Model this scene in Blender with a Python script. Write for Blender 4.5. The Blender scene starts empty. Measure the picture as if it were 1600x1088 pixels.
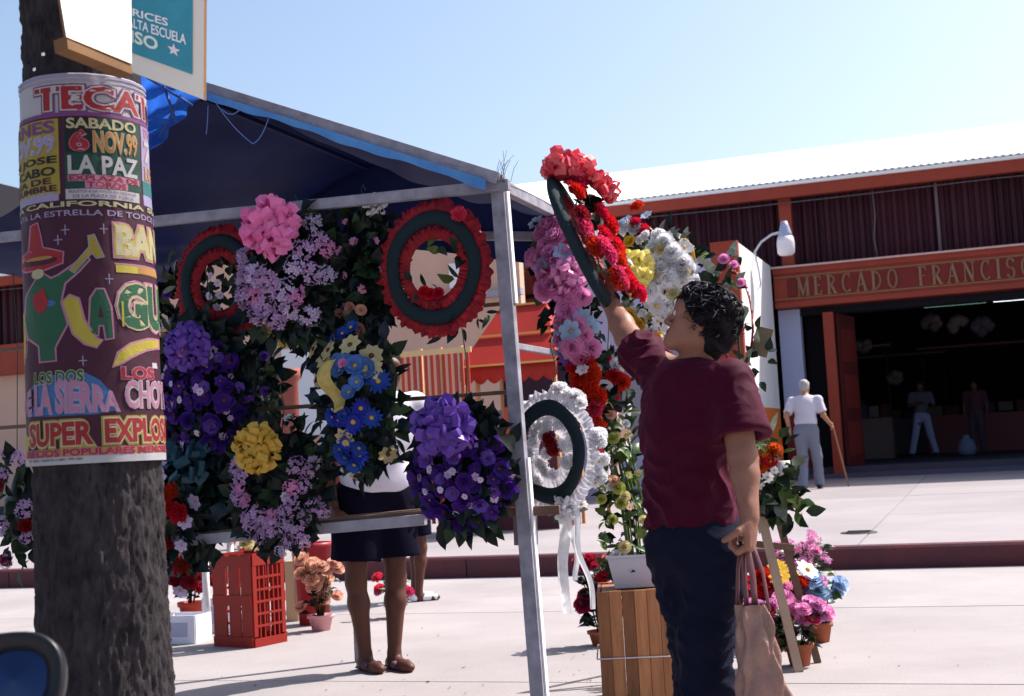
import bpy, bmesh, math, random
import numpy as np
from mathutils import Vector, Matrix, Quaternion, noise
R = math.radians
random.seed(7)
SC = bpy.context.scene
COL = SC.collection

# ------------------------------------------------------------------ camera
CAMH, FPX, HZ, ROLL = 1.05, 2100.0, 163.0, 0.0547
_p = math.atan(HZ / FPX)
CF = Vector((0, math.cos(_p), math.sin(_p)))
_r0 = Vector((1, 0, 0)); _u0 = _r0.cross(CF)
CR = _r0 * math.cos(ROLL) - _u0 * math.sin(ROLL)
CU = _u0 * math.cos(ROLL) + _r0 * math.sin(ROLL)
cam_d = bpy.data.cameras.new('camera')
cam = bpy.data.objects.new('camera', cam_d); COL.objects.link(cam)
m = Matrix.Identity(4)
for i in range(3):
    m[i][0] = CR[i]; m[i][1] = CU[i]; m[i][2] = -CF[i]
m[2][3] = CAMH
cam.matrix_world = m
cam_d.sensor_width = 36; cam_d.lens = 36 * FPX / 1600
cam_d.clip_end = 3000; cam_d.clip_start = 0.05
cam_d.dof.use_dof = True; cam_d.dof.focus_distance = 5.2; cam_d.dof.aperture_fstop = 7.0
SC.camera = cam

# ------------------------------------------------------------------ light
SUN = Vector((0.90, 0.43, 0)).normalized() * math.cos(R(50)); SUN.z = math.sin(R(50))
W = bpy.data.worlds.new('World'); SC.world = W; W.use_nodes = True
nt = W.node_tree; nt.nodes.clear()
sky = nt.nodes.new('ShaderNodeTexSky'); sky.sky_type = 'NISHITA'; sky.sun_disc = False
sky.sun_elevation = R(50); sky.sun_rotation = math.atan2(0.90, 0.43)
sky.air_density = 1.0; sky.dust_density = 2.8; sky.ozone_density = 1.3
bgn = nt.nodes.new('ShaderNodeBackground'); bgn.inputs[1].default_value = 0.124
wo = nt.nodes.new('ShaderNodeOutputWorld')
nt.links.new(sky.outputs[0], bgn.inputs[0]); nt.links.new(bgn.outputs[0], wo.inputs[0])
sl = bpy.data.lights.new('sun', 'SUN'); sl.energy = 5.0; sl.angle = R(0.5); sl.color = (1, .94, .86)
so = bpy.data.objects.new('sun', sl); COL.objects.link(so)
so.rotation_euler = (-SUN).to_track_quat('-Z', 'Y').to_euler(); so.location = SUN * 30
SC.view_settings.view_transform = 'Standard'; SC.view_settings.look = 'None'
SC.view_settings.exposure = 0.80; SC.view_settings.gamma = 1.0
SC.view_settings.use_curve_mapping = False
SC.cycles.max_bounces = 6; SC.cycles.transparent_max_bounces = 6

# ------------------------------------------------------------------ geometry helpers
AXA = R(-19.2)                       # the street's direction: stall, kerb and market all run along it
U = Vector((math.cos(AXA), math.sin(AXA), 0)); N = Vector((-math.sin(AXA), math.cos(AXA), 0))
def ray(px, py): return CF * FPX + CR * (px - 800) + CU * (544 - py)
C0 = Vector((0, 0, CAMH))
def P(px, py, Y):
    d = ray(px, py); return C0 + d * (Y / d.y)
def Pt(px, py, t):
    d = ray(px, py); return C0 + d * (t / d.dot(N))
def Ps(px, py, s):
    d = ray(px, py); return C0 + d * (s / d.dot(U))
def G(px, py, z=0.0):
    d = ray(px, py); return C0 + d * ((z - CAMH) / d.z)
def ST(s, t, z=0.0): return U * s + N * t + Vector((0, 0, z))

def lk(o, parent=None):
    COL.objects.link(o)
    if parent is not None: o.parent = parent
    return o
def tag(o, label=None, cat=None, group=None, kind=None):
    if label: o['label'] = label
    if cat: o['category'] = cat
    if group: o['group'] = group
    if kind: o['kind'] = kind
    return o
def thing(name, label, cat, loc=(0, 0, 0), rot=(0, 0, 0), group=None, kind=None):
    o = bpy.data.objects.new(name, None); o.empty_display_size = .1
    o.location = loc; o.rotation_euler = rot
    return tag(lk(o), label, cat, group, kind)
def me_obj(name, me, parent=None, loc=(0, 0, 0), rot=None, scale=None):
    o = bpy.data.objects.new(name, me); o.location = loc
    if rot is not None:
        if isinstance(rot, Quaternion): o.rotation_mode = 'QUATERNION'; o.rotation_quaternion = rot
        else: o.rotation_euler = rot
    if scale is not None: o.scale = (scale,) * 3 if isinstance(scale, (int, float)) else scale
    return lk(o, parent)

class MB:
    """collects verts/faces with material indices, builds ONE mesh object"""
    def __init__(s): s.v = []; s.f = []; s.mi = []; s.sm = []
    def add(s, vs, fs, mi=0, smooth=False):
        b = len(s.v); s.v += [tuple(v) for v in vs]
        for f in fs: s.f.append([b + i for i in f]); s.mi.append(mi); s.sm.append(smooth)
    def box(s, c, size, rot=None, mi=0):
        c = Vector(c); hx, hy, hz = size[0] / 2, size[1] / 2, size[2] / 2
        vs = [Vector((x, y, z)) for x in (-hx, hx) for y in (-hy, hy) for z in (-hz, hz)]
        if rot is not None: vs = [rot @ v for v in vs]
        s.add([c + v for v in vs], [(0, 1, 3, 2), (4, 6, 7, 5), (0, 4, 5, 1), (2, 3, 7, 6), (0, 2, 6, 4), (1, 5, 7, 3)], mi)
    def beam(s, a, b, w, h, up=(0, 0, 1), mi=0):
        a = Vector(a); b = Vector(b); d = (b - a); L = d.length; d.normalize()
        x = d.cross(Vector(up)); x = x.normalized() if x.length > 1e-4 else Vector((1, 0, 0)); y = x.cross(d)
        vs = [p + x * (i * w / 2) + y * (j * h / 2) for p in (a, b) for i, j in ((-1, -1), (1, -1), (1, 1), (-1, 1))]
        s.add(vs, [(3, 2, 1, 0), (4, 5, 6, 7), (0, 1, 5, 4), (1, 2, 6, 5), (2, 3, 7, 6), (3, 0, 4, 7)], mi)
    def tube(s, pts, rad, n=8, mi=0, cap=True, flat=1.0):
        pts = [Vector(p) for p in pts]; rr = rad if isinstance(rad, (list, tuple)) else [rad] * len(pts)
        vs = []; prev = None
        for i, p in enumerate(pts):
            d = (pts[min(i + 1, len(pts) - 1)] - pts[max(i - 1, 0)]).normalized()
            if prev is None: x = d.orthogonal().normalized()
            else:
                x = prev - d * prev.dot(d); x = x.normalized() if x.length > 1e-5 else d.orthogonal().normalized()
            prev = x; y = d.cross(x)
            for k in range(n):
                a = 2 * math.pi * k / n; vs.append(p + (x * math.cos(a) + y * math.sin(a) * flat) * rr[i])
        fs = [(i * n + k, i * n + (k + 1) % n, (i + 1) * n + (k + 1) % n, (i + 1) * n + k) for i in range(len(pts) - 1) for k in range(n)]
        if cap: fs += [tuple(range(n))[::-1], tuple((len(pts) - 1) * n + k for k in range(n))]
        s.add(vs, fs, mi, True)
    def lathe(s, prof, n=24, c=(0, 0, 0), mi=0, sx=1, sy=1):
        c = Vector(c); vs = []
        for r, z in prof:
            for k in range(n):
                a = 2 * math.pi * k / n; vs.append(c + Vector((r * math.cos(a) * sx, r * math.sin(a) * sy, z)))
        fs = [(i * n + k, i * n + (k + 1) % n, (i + 1) * n + (k + 1) % n, (i + 1) * n + k) for i in range(len(prof) - 1) for k in range(n)]
        s.add(vs, fs, mi, True)
    def grid(s, fn, nu, nv, mi=0, smooth=True):
        vs = [fn(i / nu, j / nv) for j in range(nv + 1) for i in range(nu + 1)]
        fs = [(j * (nu + 1) + i, j * (nu + 1) + i + 1, (j + 1) * (nu + 1) + i + 1, (j + 1) * (nu + 1) + i) for j in range(nv) for i in range(nu)]
        s.add(vs, fs, mi, smooth)
    def mesh(s, name, mats):
        me = bpy.data.meshes.new(name); me.from_pydata(s.v, [], s.f)
        for mt in (mats if isinstance(mats, (list, tuple)) else [mats]): me.materials.append(mt)
        me.polygons.foreach_set('material_index', s.mi)
        me.polygons.foreach_set('use_smooth', s.sm)
        me.update(); return me
    def build(s, name, mats, parent=None, loc=(0, 0, 0), rot=None, bevel=0):
        o = me_obj(name, s.mesh(name, mats), parent, loc, rot)
        if bevel:
            b = o.modifiers.new('bevel', 'BEVEL'); b.width = bevel; b.segments = 2; b.limit_method = 'ANGLE'
        return o
def solidify(o, th, off=0):
    md = o.modifiers.new('solid', 'SOLIDIFY'); md.thickness = th; md.offset = off; return o

# ------------------------------------------------------------------ materials
MC = {}
def mat(name, col, rough=.6, var=0.0, noise_=None, bump=None, trans=0.0, metal=0.0, spec=.22, emit=None, coat=0, hue=0.0):
    if name in MC: return MC[name]
    mt = bpy.data.materials.new(name); mt.use_nodes = True; MC[name] = mt
    t = mt.node_tree; ns = t.nodes; b = ns['Principled BSDF']; L = t.links.new
    b.inputs['Roughness'].default_value = rough; b.inputs['Metallic'].default_value = metal
    b.inputs['Specular IOR Level'].default_value = spec
    if coat: b.inputs['Coat Weight'].default_value = coat; b.inputs['Coat Roughness'].default_value = .15
    c4 = (*col, 1); b.inputs['Base Color'].default_value = c4
    src = None; tc = None
    if noise_ or bump:
        tc = ns.new('ShaderNodeTexCoord')
    if noise_:
        sc_, amt, col2 = noise_[:3]
        nz = ns.new('ShaderNodeTexNoise'); nz.inputs['Scale'].default_value = sc_; nz.inputs['Detail'].default_value = 8
        nz.inputs['Roughness'].default_value = .65
        if len(noise_) > 3:
            mp = ns.new('ShaderNodeMapping'); mp.inputs['Scale'].default_value = noise_[3]
            L(tc.outputs['Object'], mp.inputs[0]); L(mp.outputs[0], nz.inputs['Vector'])
        else: L(tc.outputs['Object'], nz.inputs['Vector'])
        cr = ns.new('ShaderNodeValToRGB'); cr.color_ramp.elements[0].position = .5 - amt / 2; cr.color_ramp.elements[1].position = .5 + amt / 2
        cr.color_ramp.elements[0].color = (*col2, 1); cr.color_ramp.elements[1].color = c4
        L(nz.outputs[0], cr.inputs[0]); src = cr.outputs[0]
    if var or hue:
        oi = ns.new('ShaderNodeObjectInfo'); hs = ns.new('ShaderNodeHueSaturation')
        mr = ns.new('ShaderNodeMapRange'); mr.inputs[3].default_value = 1 - var; mr.inputs[4].default_value = 1 + var
        L(oi.outputs['Random'], mr.inputs[0]); L(mr.outputs[0], hs.inputs['Value'])
        if hue:
            m2 = ns.new('ShaderNodeMath'); m2.operation = 'MULTIPLY'; m2.inputs[1].default_value = 7.31
            m3 = ns.new('ShaderNodeMath'); m3.operation = 'FRACT'
            m4 = ns.new('ShaderNodeMapRange'); m4.inputs[3].default_value = .5 - hue; m4.inputs[4].default_value = .5 + hue
            L(oi.outputs['Random'], m2.inputs[0]); L(m2.outputs[0], m3.inputs[0]); L(m3.outputs[0], m4.inputs[0]); L(m4.outputs[0], hs.inputs['Hue'])
        if src: L(src, hs.inputs['Color'])
        else: hs.inputs['Color'].default_value = c4
        src = hs.outputs[0]
    if src: L(src, b.inputs['Base Color'])
    if bump:
        nb = ns.new('ShaderNodeTexNoise'); nb.inputs['Scale'].default_value = bump[0]; nb.inputs['Detail'].default_value = 6
        if len(bump) > 2:
            mp = ns.new('ShaderNodeMapping'); mp.inputs['Scale'].default_value = bump[2]
            L(tc.outputs['Object'], mp.inputs[0]); L(mp.outputs[0], nb.inputs['Vector'])
        else: L(tc.outputs['Object'], nb.inputs['Vector'])
        bp = ns.new('ShaderNodeBump'); bp.inputs['Strength'].default_value = bump[1]; bp.inputs['Distance'].default_value = .01
        L(nb.outputs[0], bp.inputs['Height']); L(bp.outputs[0], b.inputs['Normal'])
    if trans:
        tr = ns.new('ShaderNodeBsdfTranslucent'); mx = ns.new('ShaderNodeMixShader'); mx.inputs[0].default_value = trans
        if src: L(src, tr.inputs[0])
        else: tr.inputs[0].default_value = c4
        L(b.outputs[0], mx.inputs[1]); L(tr.outputs[0], mx.inputs[2]); L(mx.outputs[0], ns['Material Output'].inputs[0])
    if emit:
        b.inputs['Emission Color'].default_value = (*emit[0], 1); b.inputs['Emission Strength'].default_value = emit[1]
    return mt

concrete = mat('concrete', (.345, .312, .318), .9, noise_=(.8, .4, (.262, .236, .242)), bump=(60, .25), var=.05)
concrete2 = mat('concrete_pavement', (.315, .285, .297), .9, noise_=(.6, .45, (.235, .212, .225)), bump=(50, .25), var=.06)
kerb_paint = mat('red_kerb_paint', (.13, .035, .04), .75, noise_=(3, .45, (.07, .03, .04)), bump=(30, .3))
white_paint = mat('white_paint', (.78, .76, .78), .7, noise_=(2.5, .5, (.68, .66, .68)), bump=(40, .1))
orange_paint = mat('orange_paint', (.72, .20, .03), .7, noise_=(2, .4, (.6, .15, .03)))
red_paint = mat('red_paint', (.20, .022, .018), .6, noise_=(2, .5, (.14, .018, .016)), bump=(20, .1))
redo_paint = mat('orange_red_paint', (.33, .055, .03), .6, noise_=(1.5, .5, (.25, .04, .025)), bump=(20, .1))
maroon_sheet = mat('maroon_sheet', (.055, .012, .022), .6, noise_=(1.2, .5, (.035, .010, .018)), var=.25)
roof_white = mat('white_roof', (.82, .82, .80), .6, noise_=(.7, .4, (.74, .74, .72)))
gilt = mat('gilt', (.30, .17, .09), .5, noise_=(20, .5, (.22, .11, .06)))
pink_wall = mat('pink_wall', (.62, .40, .30), .85, noise_=(1.5, .5, (.52, .33, .26)), bump=(30, .2))
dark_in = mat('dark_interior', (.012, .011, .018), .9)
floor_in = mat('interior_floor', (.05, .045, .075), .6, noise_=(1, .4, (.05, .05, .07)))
wood = mat('weathered_wood', (.33, .32, .38), .8, noise_=(12, .5, (.14, .13, .16), (1, 1, 1)), bump=(60, .35, (1, 1, .2)))
wood_w = mat('whitewashed_wood', (.36, .35, .40), .75, noise_=(9, .5, (.2, .18, .21)), bump=(60, .35))
wood_b = mat('brown_board', (.20, .12, .08), .75, noise_=(8, .6, (.09, .05, .04), (1, 8, 8)), bump=(50, .2))
pine = mat('crate_pine', (.46, .20, .085), .6, var=.45, noise_=(6, .7, (.17, .06, .028), (7, 7, .7)), bump=(40, .2, (4, 4, .3)))
tarp_b = mat('blue_tarp', (.012, .019, .085), .6, noise_=(1.3, .4, (.004, .007, .040)), bump=(120, .15), trans=.04, spec=.1)
tarp_l = mat('bright_blue_tarp', (.03, .16, .62), .4, noise_=(5, .6, (.015, .07, .38), (1, 1, 5)), trans=.55)
tarp_h = mat('tarp_hem', (.12, .36, .75), .45, trans=.4, noise_=(12, .5, (.08, .24, .6)))  # folded tarp edge, its sunlit brightness put into the paler blue
black = mat('black_plastic', (.012, .012, .016), .35)
steel = mat('galvanised', (.55, .56, .6), .4, metal=.6)
terra = mat('terracotta', (.40, .12, .06), .8, noise_=(12, .5, (.28, .08, .04)))
wire_m = mat('green_wire', (.03, .05, .03), .5)
# ------------------------------------------------------------------ setting
BIG = 900
g = MB(); g.add([(-BIG, -BIG, -.03), (BIG, -BIG, -.03), (BIG, BIG, -.03), (-BIG, BIG, -.03)], [(0, 1, 2, 3)])
ground = g.build('ground', mat('ground_earth', (.36, .33, .32), .95, noise_=(.4, .5, (.28, .26, .25))))
tag(ground, 'pale concrete street ground reaching to the horizon', 'ground', kind='structure')
street = thing('street', 'pale sunlit concrete slabs of the street below the kerb', 'street', kind='structure')
def slab(parent, s0, s1, t0, t1, zf, th, m_, gap=.007):
    c = MB(); e = gap / 2; j = [random.uniform(-.002, .002) for _ in range(4)]
    nu, nv = 6, 5
    q = [ST(a, b, zf(b)) for a, b in ((s0 + e, t0 + e), (s1 - e, t0 + e), (s1 - e, t1 - e), (s0 + e, t1 - e))]
    top = [v + Vector((0, 0, dz)) for v, dz in zip(q, j)]; bot = [v - Vector((0, 0, th)) for v in q]
    c.add(top + bot, [(0, 1, 2, 3), (7, 6, 5, 4), (0, 4, 5, 1), (1, 5, 6, 2), (2, 6, 7, 3), (3, 7, 4, 0)])
    return c.build('slab', m_, parent, bevel=.003)
rows = [-3.2, .6, 3.3, 5.9, 8.46, 10.84]
for a, b in zip(rows[:-1], rows[1:]):
    for k in range(-2, 2):
        slab(street, k * 9.0 + 1.5, (k + 1) * 9.0 + 1.5, a, b, lambda t: 0.0, .028, concrete)
ZP = lambda t: .175 + (t - 10.96) * .0075
pave = thing('pavement', 'raised pale concrete pavement in front of the market', 'pavement', kind='structure')
kb = thing('kerb', 'dark red painted kerb along the raised pavement', 'kerb', kind='structure')
for k in range(-7, 8):
    c = MB(); s0 = k * 2.4 + .5
    a = [ST(s0 + .004, 10.845, 0), ST(s0 + 2.396, 10.845, 0)]
    prof = [(10.85, -.03), (10.84, .155), (10.855, .174), (10.875, .179), (10.955, .179), (10.955, -.03)]
    vs = [ST(s, t, z) for s in (s0 + .005, s0 + 2.395) for t, z in prof]
    n = len(prof)
    c.add(vs, [(i, i + 1, n + i + 1, n + i) for i in range(n - 1)] + [(n - 1, 0, n, 2 * n - 1), tuple(range(n))[::-1], tuple(range(n, 2 * n))])
    for m_i in range(0): pass
    c.build('kerb_stone', kerb_paint, kb)
rows = [10.96, 14.4, 17.9, 21.3, 24.78]
for i, (a, b) in enumerate(zip(rows[:-1], rows[1:])):
    for k in range(-5, 4):
        slab(pave, k * 4.6 - 1.03, (k + 1) * 4.6 - 1.03, a, b, ZP, .2, concrete2, .010)

crm_ = mat('crack_dark', (.17, .155, .155), .95)
for i, (s_, t_, a_, n_, par, zz) in enumerate(((-3.6, 9.4, .2, 30, street, .0025), (1.2, 13.0, .9, 40, pave, None), (-2.5, 16.5, .4, 40, pave, None), (2.6, 12.2, 2.4, 22, pave, None))):
    rn = random.Random(50 + i); pts = []; a = a_
    for k in range(n_):
        pts.append((s_, t_)); a += rn.uniform(-.55, .55); a = a * .9 + a_ * .1; s_ += math.cos(a) * .06; t_ += math.sin(a) * .06
    c = MB()
    for k in range(n_ - 1):
        (x0, y0), (x1, y1) = pts[k], pts[k + 1]; dx, dy = x1 - x0, y1 - y0; L = math.hypot(dx, dy); w_ = .0018 * math.sin(math.pi * (k + .5) / n_) + .0008; nx, ny = -dy / L * w_, dx / L * w_
        z_ = lambda t: (ZP(t) + .0035) if zz is None else zz
        c.add([ST(x0 - nx, y0 - ny, z_(y0)), ST(x1 - nx, y1 - ny, z_(y1)), ST(x1 + nx, y1 + ny, z_(y1)), ST(x0 + nx, y0 + ny, z_(y0))], [(0, 1, 2, 3)])
    c.build('crack', crm_, par)
# ------------------------------------------------------------------ market building (street frame: root rotated to the street)
TB = 24.8; ZF = .47
mk = thing('market_building', 'long red market hall with white roof, maroon corrugated upper wall and gilt name board', 'market building', (0, 0, 0), (0, 0, AXA))
def bx(name, s0, s1, t0, t1, z0, z1, m_, parent=mk, bevel=0):
    c = MB(); c.box(((s0 + s1) / 2, (t0 + t1) / 2, (z0 + z1) / 2), (s1 - s0, t1 - t0, z1 - z0)); return c.build(name, m_, parent, bevel=bevel)
SL, SR = -22.0, 9.5
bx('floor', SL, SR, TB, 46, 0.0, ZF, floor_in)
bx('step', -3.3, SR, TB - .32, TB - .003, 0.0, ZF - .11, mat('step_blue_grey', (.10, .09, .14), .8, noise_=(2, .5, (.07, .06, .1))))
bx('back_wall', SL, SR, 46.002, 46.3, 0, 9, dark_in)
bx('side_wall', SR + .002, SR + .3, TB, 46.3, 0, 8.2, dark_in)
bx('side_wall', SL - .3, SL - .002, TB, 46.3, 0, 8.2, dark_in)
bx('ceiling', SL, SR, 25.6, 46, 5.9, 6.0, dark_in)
# roof: ribbed sheets
EZ, RZ, ET, RT = 5.66, 8.35, 24.35, 34.6
def roof_fn(s0, s1):
    c = MB(); nn = int((s1 - s0) / .12)
    for k in range(nn):
        a = s0 + (s1 - s0) * k / nn; b = s0 + (s1 - s0) * (k + 1) / nn; mid = (a * .7 + b * .3); mid2 = a * .3 + b * .7
        for (x0, x1, h0, h1) in ((a, mid, 0, .0), (mid, mid2, .0, .02), (mid2, b, .02, 0)):
            c.add([(x0, ET, EZ + h0), (x1, ET, EZ + h1), (x1, RT, RZ + h1), (x0, RT, RZ + h0)], [(0, 1, 2, 3)])
            c.add([(x0, RT, RZ + h0), (x1, RT, RZ + h1), (x1, 46, 6), (x0, 46, 6)], [(0, 1, 2, 3)])
    return c
for k in range(12):
    s0 = SL - .4 + k * 2.7
    if s0 > SR + .3: break
    solidify(roof_fn(s0, s0 + 2.695).build('roof_sheet', roof_white, mk), .02)
bx('eave_beam', SL, SR, 24.40, 24.56, 5.38, 5.635, redo_paint)
bx('eave_soffit', SL, SR, 24.561, 25.5, 5.58, 5.62, maroon_sheet)
SB = -3.46
# corrugated upper wall, one sheet per bay piece
def corr(s0, s1, z0, z1, t, m_, pitch=.20, amp=.045, name='corrugated_sheet'):
    c = MB(); n = max(4, int((s1 - s0) / pitch * 6))
    def fn(a, b):
        s = s0 + (s1 - s0) * a; return (s, t + amp * math.tanh(2.2 * math.sin(2 * math.pi * s / pitch)), z0 + (z1 - z0) * b)
    c.grid(fn, n, 1, smooth=False); return c.build(name, m_, mk)
s = SL; k = 0
while s < SR:
    w_ = 1.02; corr(s, min(s + w_ - .012, SR), 4.02, 5.575, 24.95 + (.012 if k % 2 else 0), maroon_sheet); s += w_; k += 1
for s, wd in ((-13.2, .22), (-8.2, .22), (-3.17, .22), (6.9, .22)):
    bx('post', s - wd / 2, s + wd / 2, 24.66, 24.88, 4.1, 5.40, redo_paint)
for s, wd, c_ in ((-.55, .05, gilt), (2.55, .06, steel), (2.85, .045, gilt)):
    bx('pipe', s, s + wd, 24.78, 24.84, 4.1, 5.4, mat('drab_pipe', (.14, .10, .12), .6))
# name board
bd0, bd1 = -3.44, 9.4; z0, z1 = 3.38, 4.10
sg = bx('name_board', bd0, bd1, 24.52, 24.80, z0, z1, redo_paint)
for zz, h, tt in ((z0 + .05, .10, 24.47), (z1 - .05, .10, 24.47), (z0 + .16, .025, 24.495), (z1 - .16, .025, 24.495)):
    bx('moulding', bd0, bd1, tt, 24.519, zz - h / 2, zz + h / 2, redo_paint if h > .05 else gilt, sg, bevel=.006)
bx('moulding', bd0 - .03, bd1, 24.42, 24.519, z1 + .002, z1 + .035, mat('board_top_edge', (.62, .40, .36), .7), sg)
bx('recess_panel', -3.2, bd1 - .3, 24.508, 24.519, z0 + .19, z1 - .19, red_paint, sg)
# serif letters: strokes (x0,y0,x1,y1,w) in a unit cell, arcs as polylines
def arc(cx, cy, rx, ry, a0, a1, n=9): return [(cx + rx * math.cos(R(a0 + (a1 - a0) * i / n)), cy + ry * math.sin(R(a0 + (a1 - a0) * i / n))) for i in range(n + 1)]
TH, TN = .13, .06
SER = {
 'M': (.85, [([(.1, 0), (.1, 1)], TN), ([(.1, 1), (.42, .05)], TH), ([(.42, .05), (.75, 1)], TN), ([(.75, 1), (.75, 0)], TH)], [(.1, 0), (.75, 0), (.1, 1), (.75, 1)]),
 'E': (.6, [([(.15, 0), (.15, 1)], TH), ([(.15, .03), (.55, .03)], TN), ([(.15, .97), (.52, .97)], TN), ([(.15, .52), (.42, .52)], TN), ([(.53, .0), (.53, .2)], TN), ([(.5, .8), (.5, 1)], TN)], [(.12, 0), (.12, 1)]),
 'R': (.7, [([(.15, 0), (.15, 1)], TH), (arc(.15, .74, .4, .24, 90, -90), TN + .03), ([(.3, .5), (.62, .0)], TH)], [(.15, 0), (.12, 1), (.62, 0)]),
 'C': (.7, [(arc(.42, .5, .32, .47, 50, 310, 14), TN + .04), ([(.62, .78), (.62, 1)], TN)], []),
 'A': (.75, [([(.08, 0), (.38, 1)], TN), ([(.38, 1), (.68, 0)], TH), ([(.2, .35), (.55, .35)], TN)], [(.08, 0), (.68, 0)]),
 'D': (.75, [([(.15, 0), (.15, 1)], TH), (arc(.15, .5, .5, .47, 90, -90, 14), TN + .03)], [(.12, 0), (.12, 1)]),
 'O': (.78, [(arc(.4, .5, .3, .47, 0, 360, 20), TN + .04)], []),
 'F': (.58, [([(.15, 0), (.15, 1)], TH), ([(.15, .97), (.54, .97)], TN), ([(.15, .52), (.42, .52)], TN), ([(.52, .8), (.52, 1)], TN)], [(.15, 0), (.12, 1)]),
 'N': (.8, [([(.12, 0), (.12, 1)], TN), ([(.12, 1), (.68, .0)], TH), ([(.68, 0), (.68, 1)], TN)], [(.12, 0), (.12, 1), (.68, 1)]),
 'I': (.35, [([(.18, 0), (.18, 1)], TH)], [(.18, 0), (.18, 1)]),
 'S': (.6, [(arc(.3, .74, .22, .24, 20, 270, 10) + arc(.3, .26, .23, .25, 90, -160, 10), TN + .05)], []),
}
x = -3.02; LH = .34; zb = z0 + .19
for ch in 'MERCADO FRANCISCO':
    if ch == ' ': x += .26; continue
    wd, st, se = SER[ch]; c = MB()
    q = lambda p: (x + p[0] * LH * .70, 24.494, zb + p[1] * LH)
    for pl, w_ in st:
        for i in range(len(pl) - 1):
            a, b = Vector(q(pl[i])), Vector(q(pl[i + 1])); d = (b - a).normalized() * .006
            c.beam(a - d, b + d, .022, w_ * LH, up=(0, 0, 1) if abs((b - a).normalized().z) < .7 else (1, 0, 0)) if abs((b - a).normalized().z) < .7 else c.beam(a - d, b + d, w_ * LH, .022, up=(0, 1, 0))
    for sx, sy in se: c.box((q((sx, sy))[0], 24.4935, zb + (.02 if sy == 0 else .98) * LH), (.22 * LH, .024, .045 * LH))
    c.build('letter', gilt, sg); x += wd * LH * .70 + .088
# opening under the board: lintel, shaded white / red pier, folding door leaf, shutters
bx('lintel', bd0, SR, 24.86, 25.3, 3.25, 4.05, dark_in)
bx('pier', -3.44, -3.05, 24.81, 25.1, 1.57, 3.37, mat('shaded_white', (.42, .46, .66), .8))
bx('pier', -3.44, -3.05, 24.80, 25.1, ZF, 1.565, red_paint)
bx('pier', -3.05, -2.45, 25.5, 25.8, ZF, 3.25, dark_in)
pf = bx('post', -2.62, -2.44, 24.56, 24.74, ZF - .11, 3.25, redo_paint)
dl = MB(); dl.box((0, .55, 1.39), (.05, 1.1, 2.76))
door = dl.build('door_leaf', mat('door_red', (.12, .016, .016), .6, noise_=(2, .5, (.08, .012, .012))), mk, (-2.40, 24.86, ZF), (0, 0, R(-10)))
for k in range(3):
    c = MB(); c.box((.031, .55, .5 + k * .85), (.012, .85, .62)); c.build('panel', red_paint, door, bevel=.004)
# left part of the ground floor, seen through the stall
bx('front_wall', SL, -13.5, 24.81, 25.05, ZF, 4.0, pink_wall)
for s in (-13.2, -8.2): bx('pier', s - .3, s + .3, 24.75, 25.1, ZF, 4.02, mat('red_brown_column', (.34, .09, .06), .7))
bx('name_band', SL, -12.0, 24.6, 24.8, 3.4, 4.08, redo_paint)
tube_m = mat('tube_lamp', (1, 1, 1), .5, emit=((.85, .95, 1), 2.2))  # glowing strips stand in for daylight through the gap under the roof
for i, (a, b, m_) in enumerate(((.35, 2.2, tube_m), (2.9, 3.95, tube_m), (4.1, 6.1, tube_m), (6.3, 8.2, tube_m), (-1.1, .2, mat('dim_tube', (.3, .5, .45), .5, emit=((.3, .7, .6), .35))))):
    c = MB(); c.tube([(a, 0, 0), (b, 0, 0)], .022, 8)
    o = thing('tube_lamp', ['first long fluorescent tube under the market ceiling, right of the dim green one', 'short fluorescent tube in the middle of the row under the market ceiling', 'long fluorescent tube under the market ceiling above the man in pale trousers', 'last fluorescent tube at the right end of the row in the market', 'dim greenish tube at the left end of the lamp row in the market'][i], 'lamp', ST(0, 31.0, 3.76), (0, 0, AXA), 'fluorescent tubes inside the market')
    c.build('tube', m_, o); d = MB(); d.box(((a + b) / 2, 0, .05), (b - a + .1, .09, .05)); d.build('fitting', dark_in, o)
    d = MB(); d.beam(((a + b) / 2, 0, .07), ((a + b) / 2, 0, 2.15), .02, .02); d.build('hanger', dark_in, o)

bx('gutter', SL, SR, 24.335, 24.395, 5.585, 5.645, roof_white)
for s_, z_ in ((-9.5, 5.3), (-1.6, 5.2), (5.0, 5.3)):
    c = MB(); c.tube([(s_, 24.62, 5.5), (s_ + .02, 24.6, 4.9), (s_ - .03, 24.61, 4.5), (s_ + .01, 24.6, 4.14)], .012, 6); c.build('cable', mat('cable_grey', (.12, .11, .12), .7), mk)
c = MB(); c.tube([(SL + .5 + k * 2.2, 24.585, 5.34 - .05 * math.sin(k * 1.3) ** 2) for k in range(14)], .012, 6); c.build('cable', MC['cable_grey'], mk)
dn_ = G(1342, 832, .19); o = thing('drain_cover', 'small dark iron cover let into the raised pavement near the kerb', 'drain cover', (dn_.x, dn_.y, ZP(dn_.dot(N)) + .004), (0, 0, AXA))
c = MB(); c.lathe([(0, .006), (.15, .006), (.16, .0), (.16, -.05)], 24); c.build('cover', mat('iron', (.05, .05, .055), .7), o)
for k in range(5):
    c = MB(); c.box((0, -.1 + k * .05, .010), (.2, .012, .006)); c.build('rib', MC['iron'], o)
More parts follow.
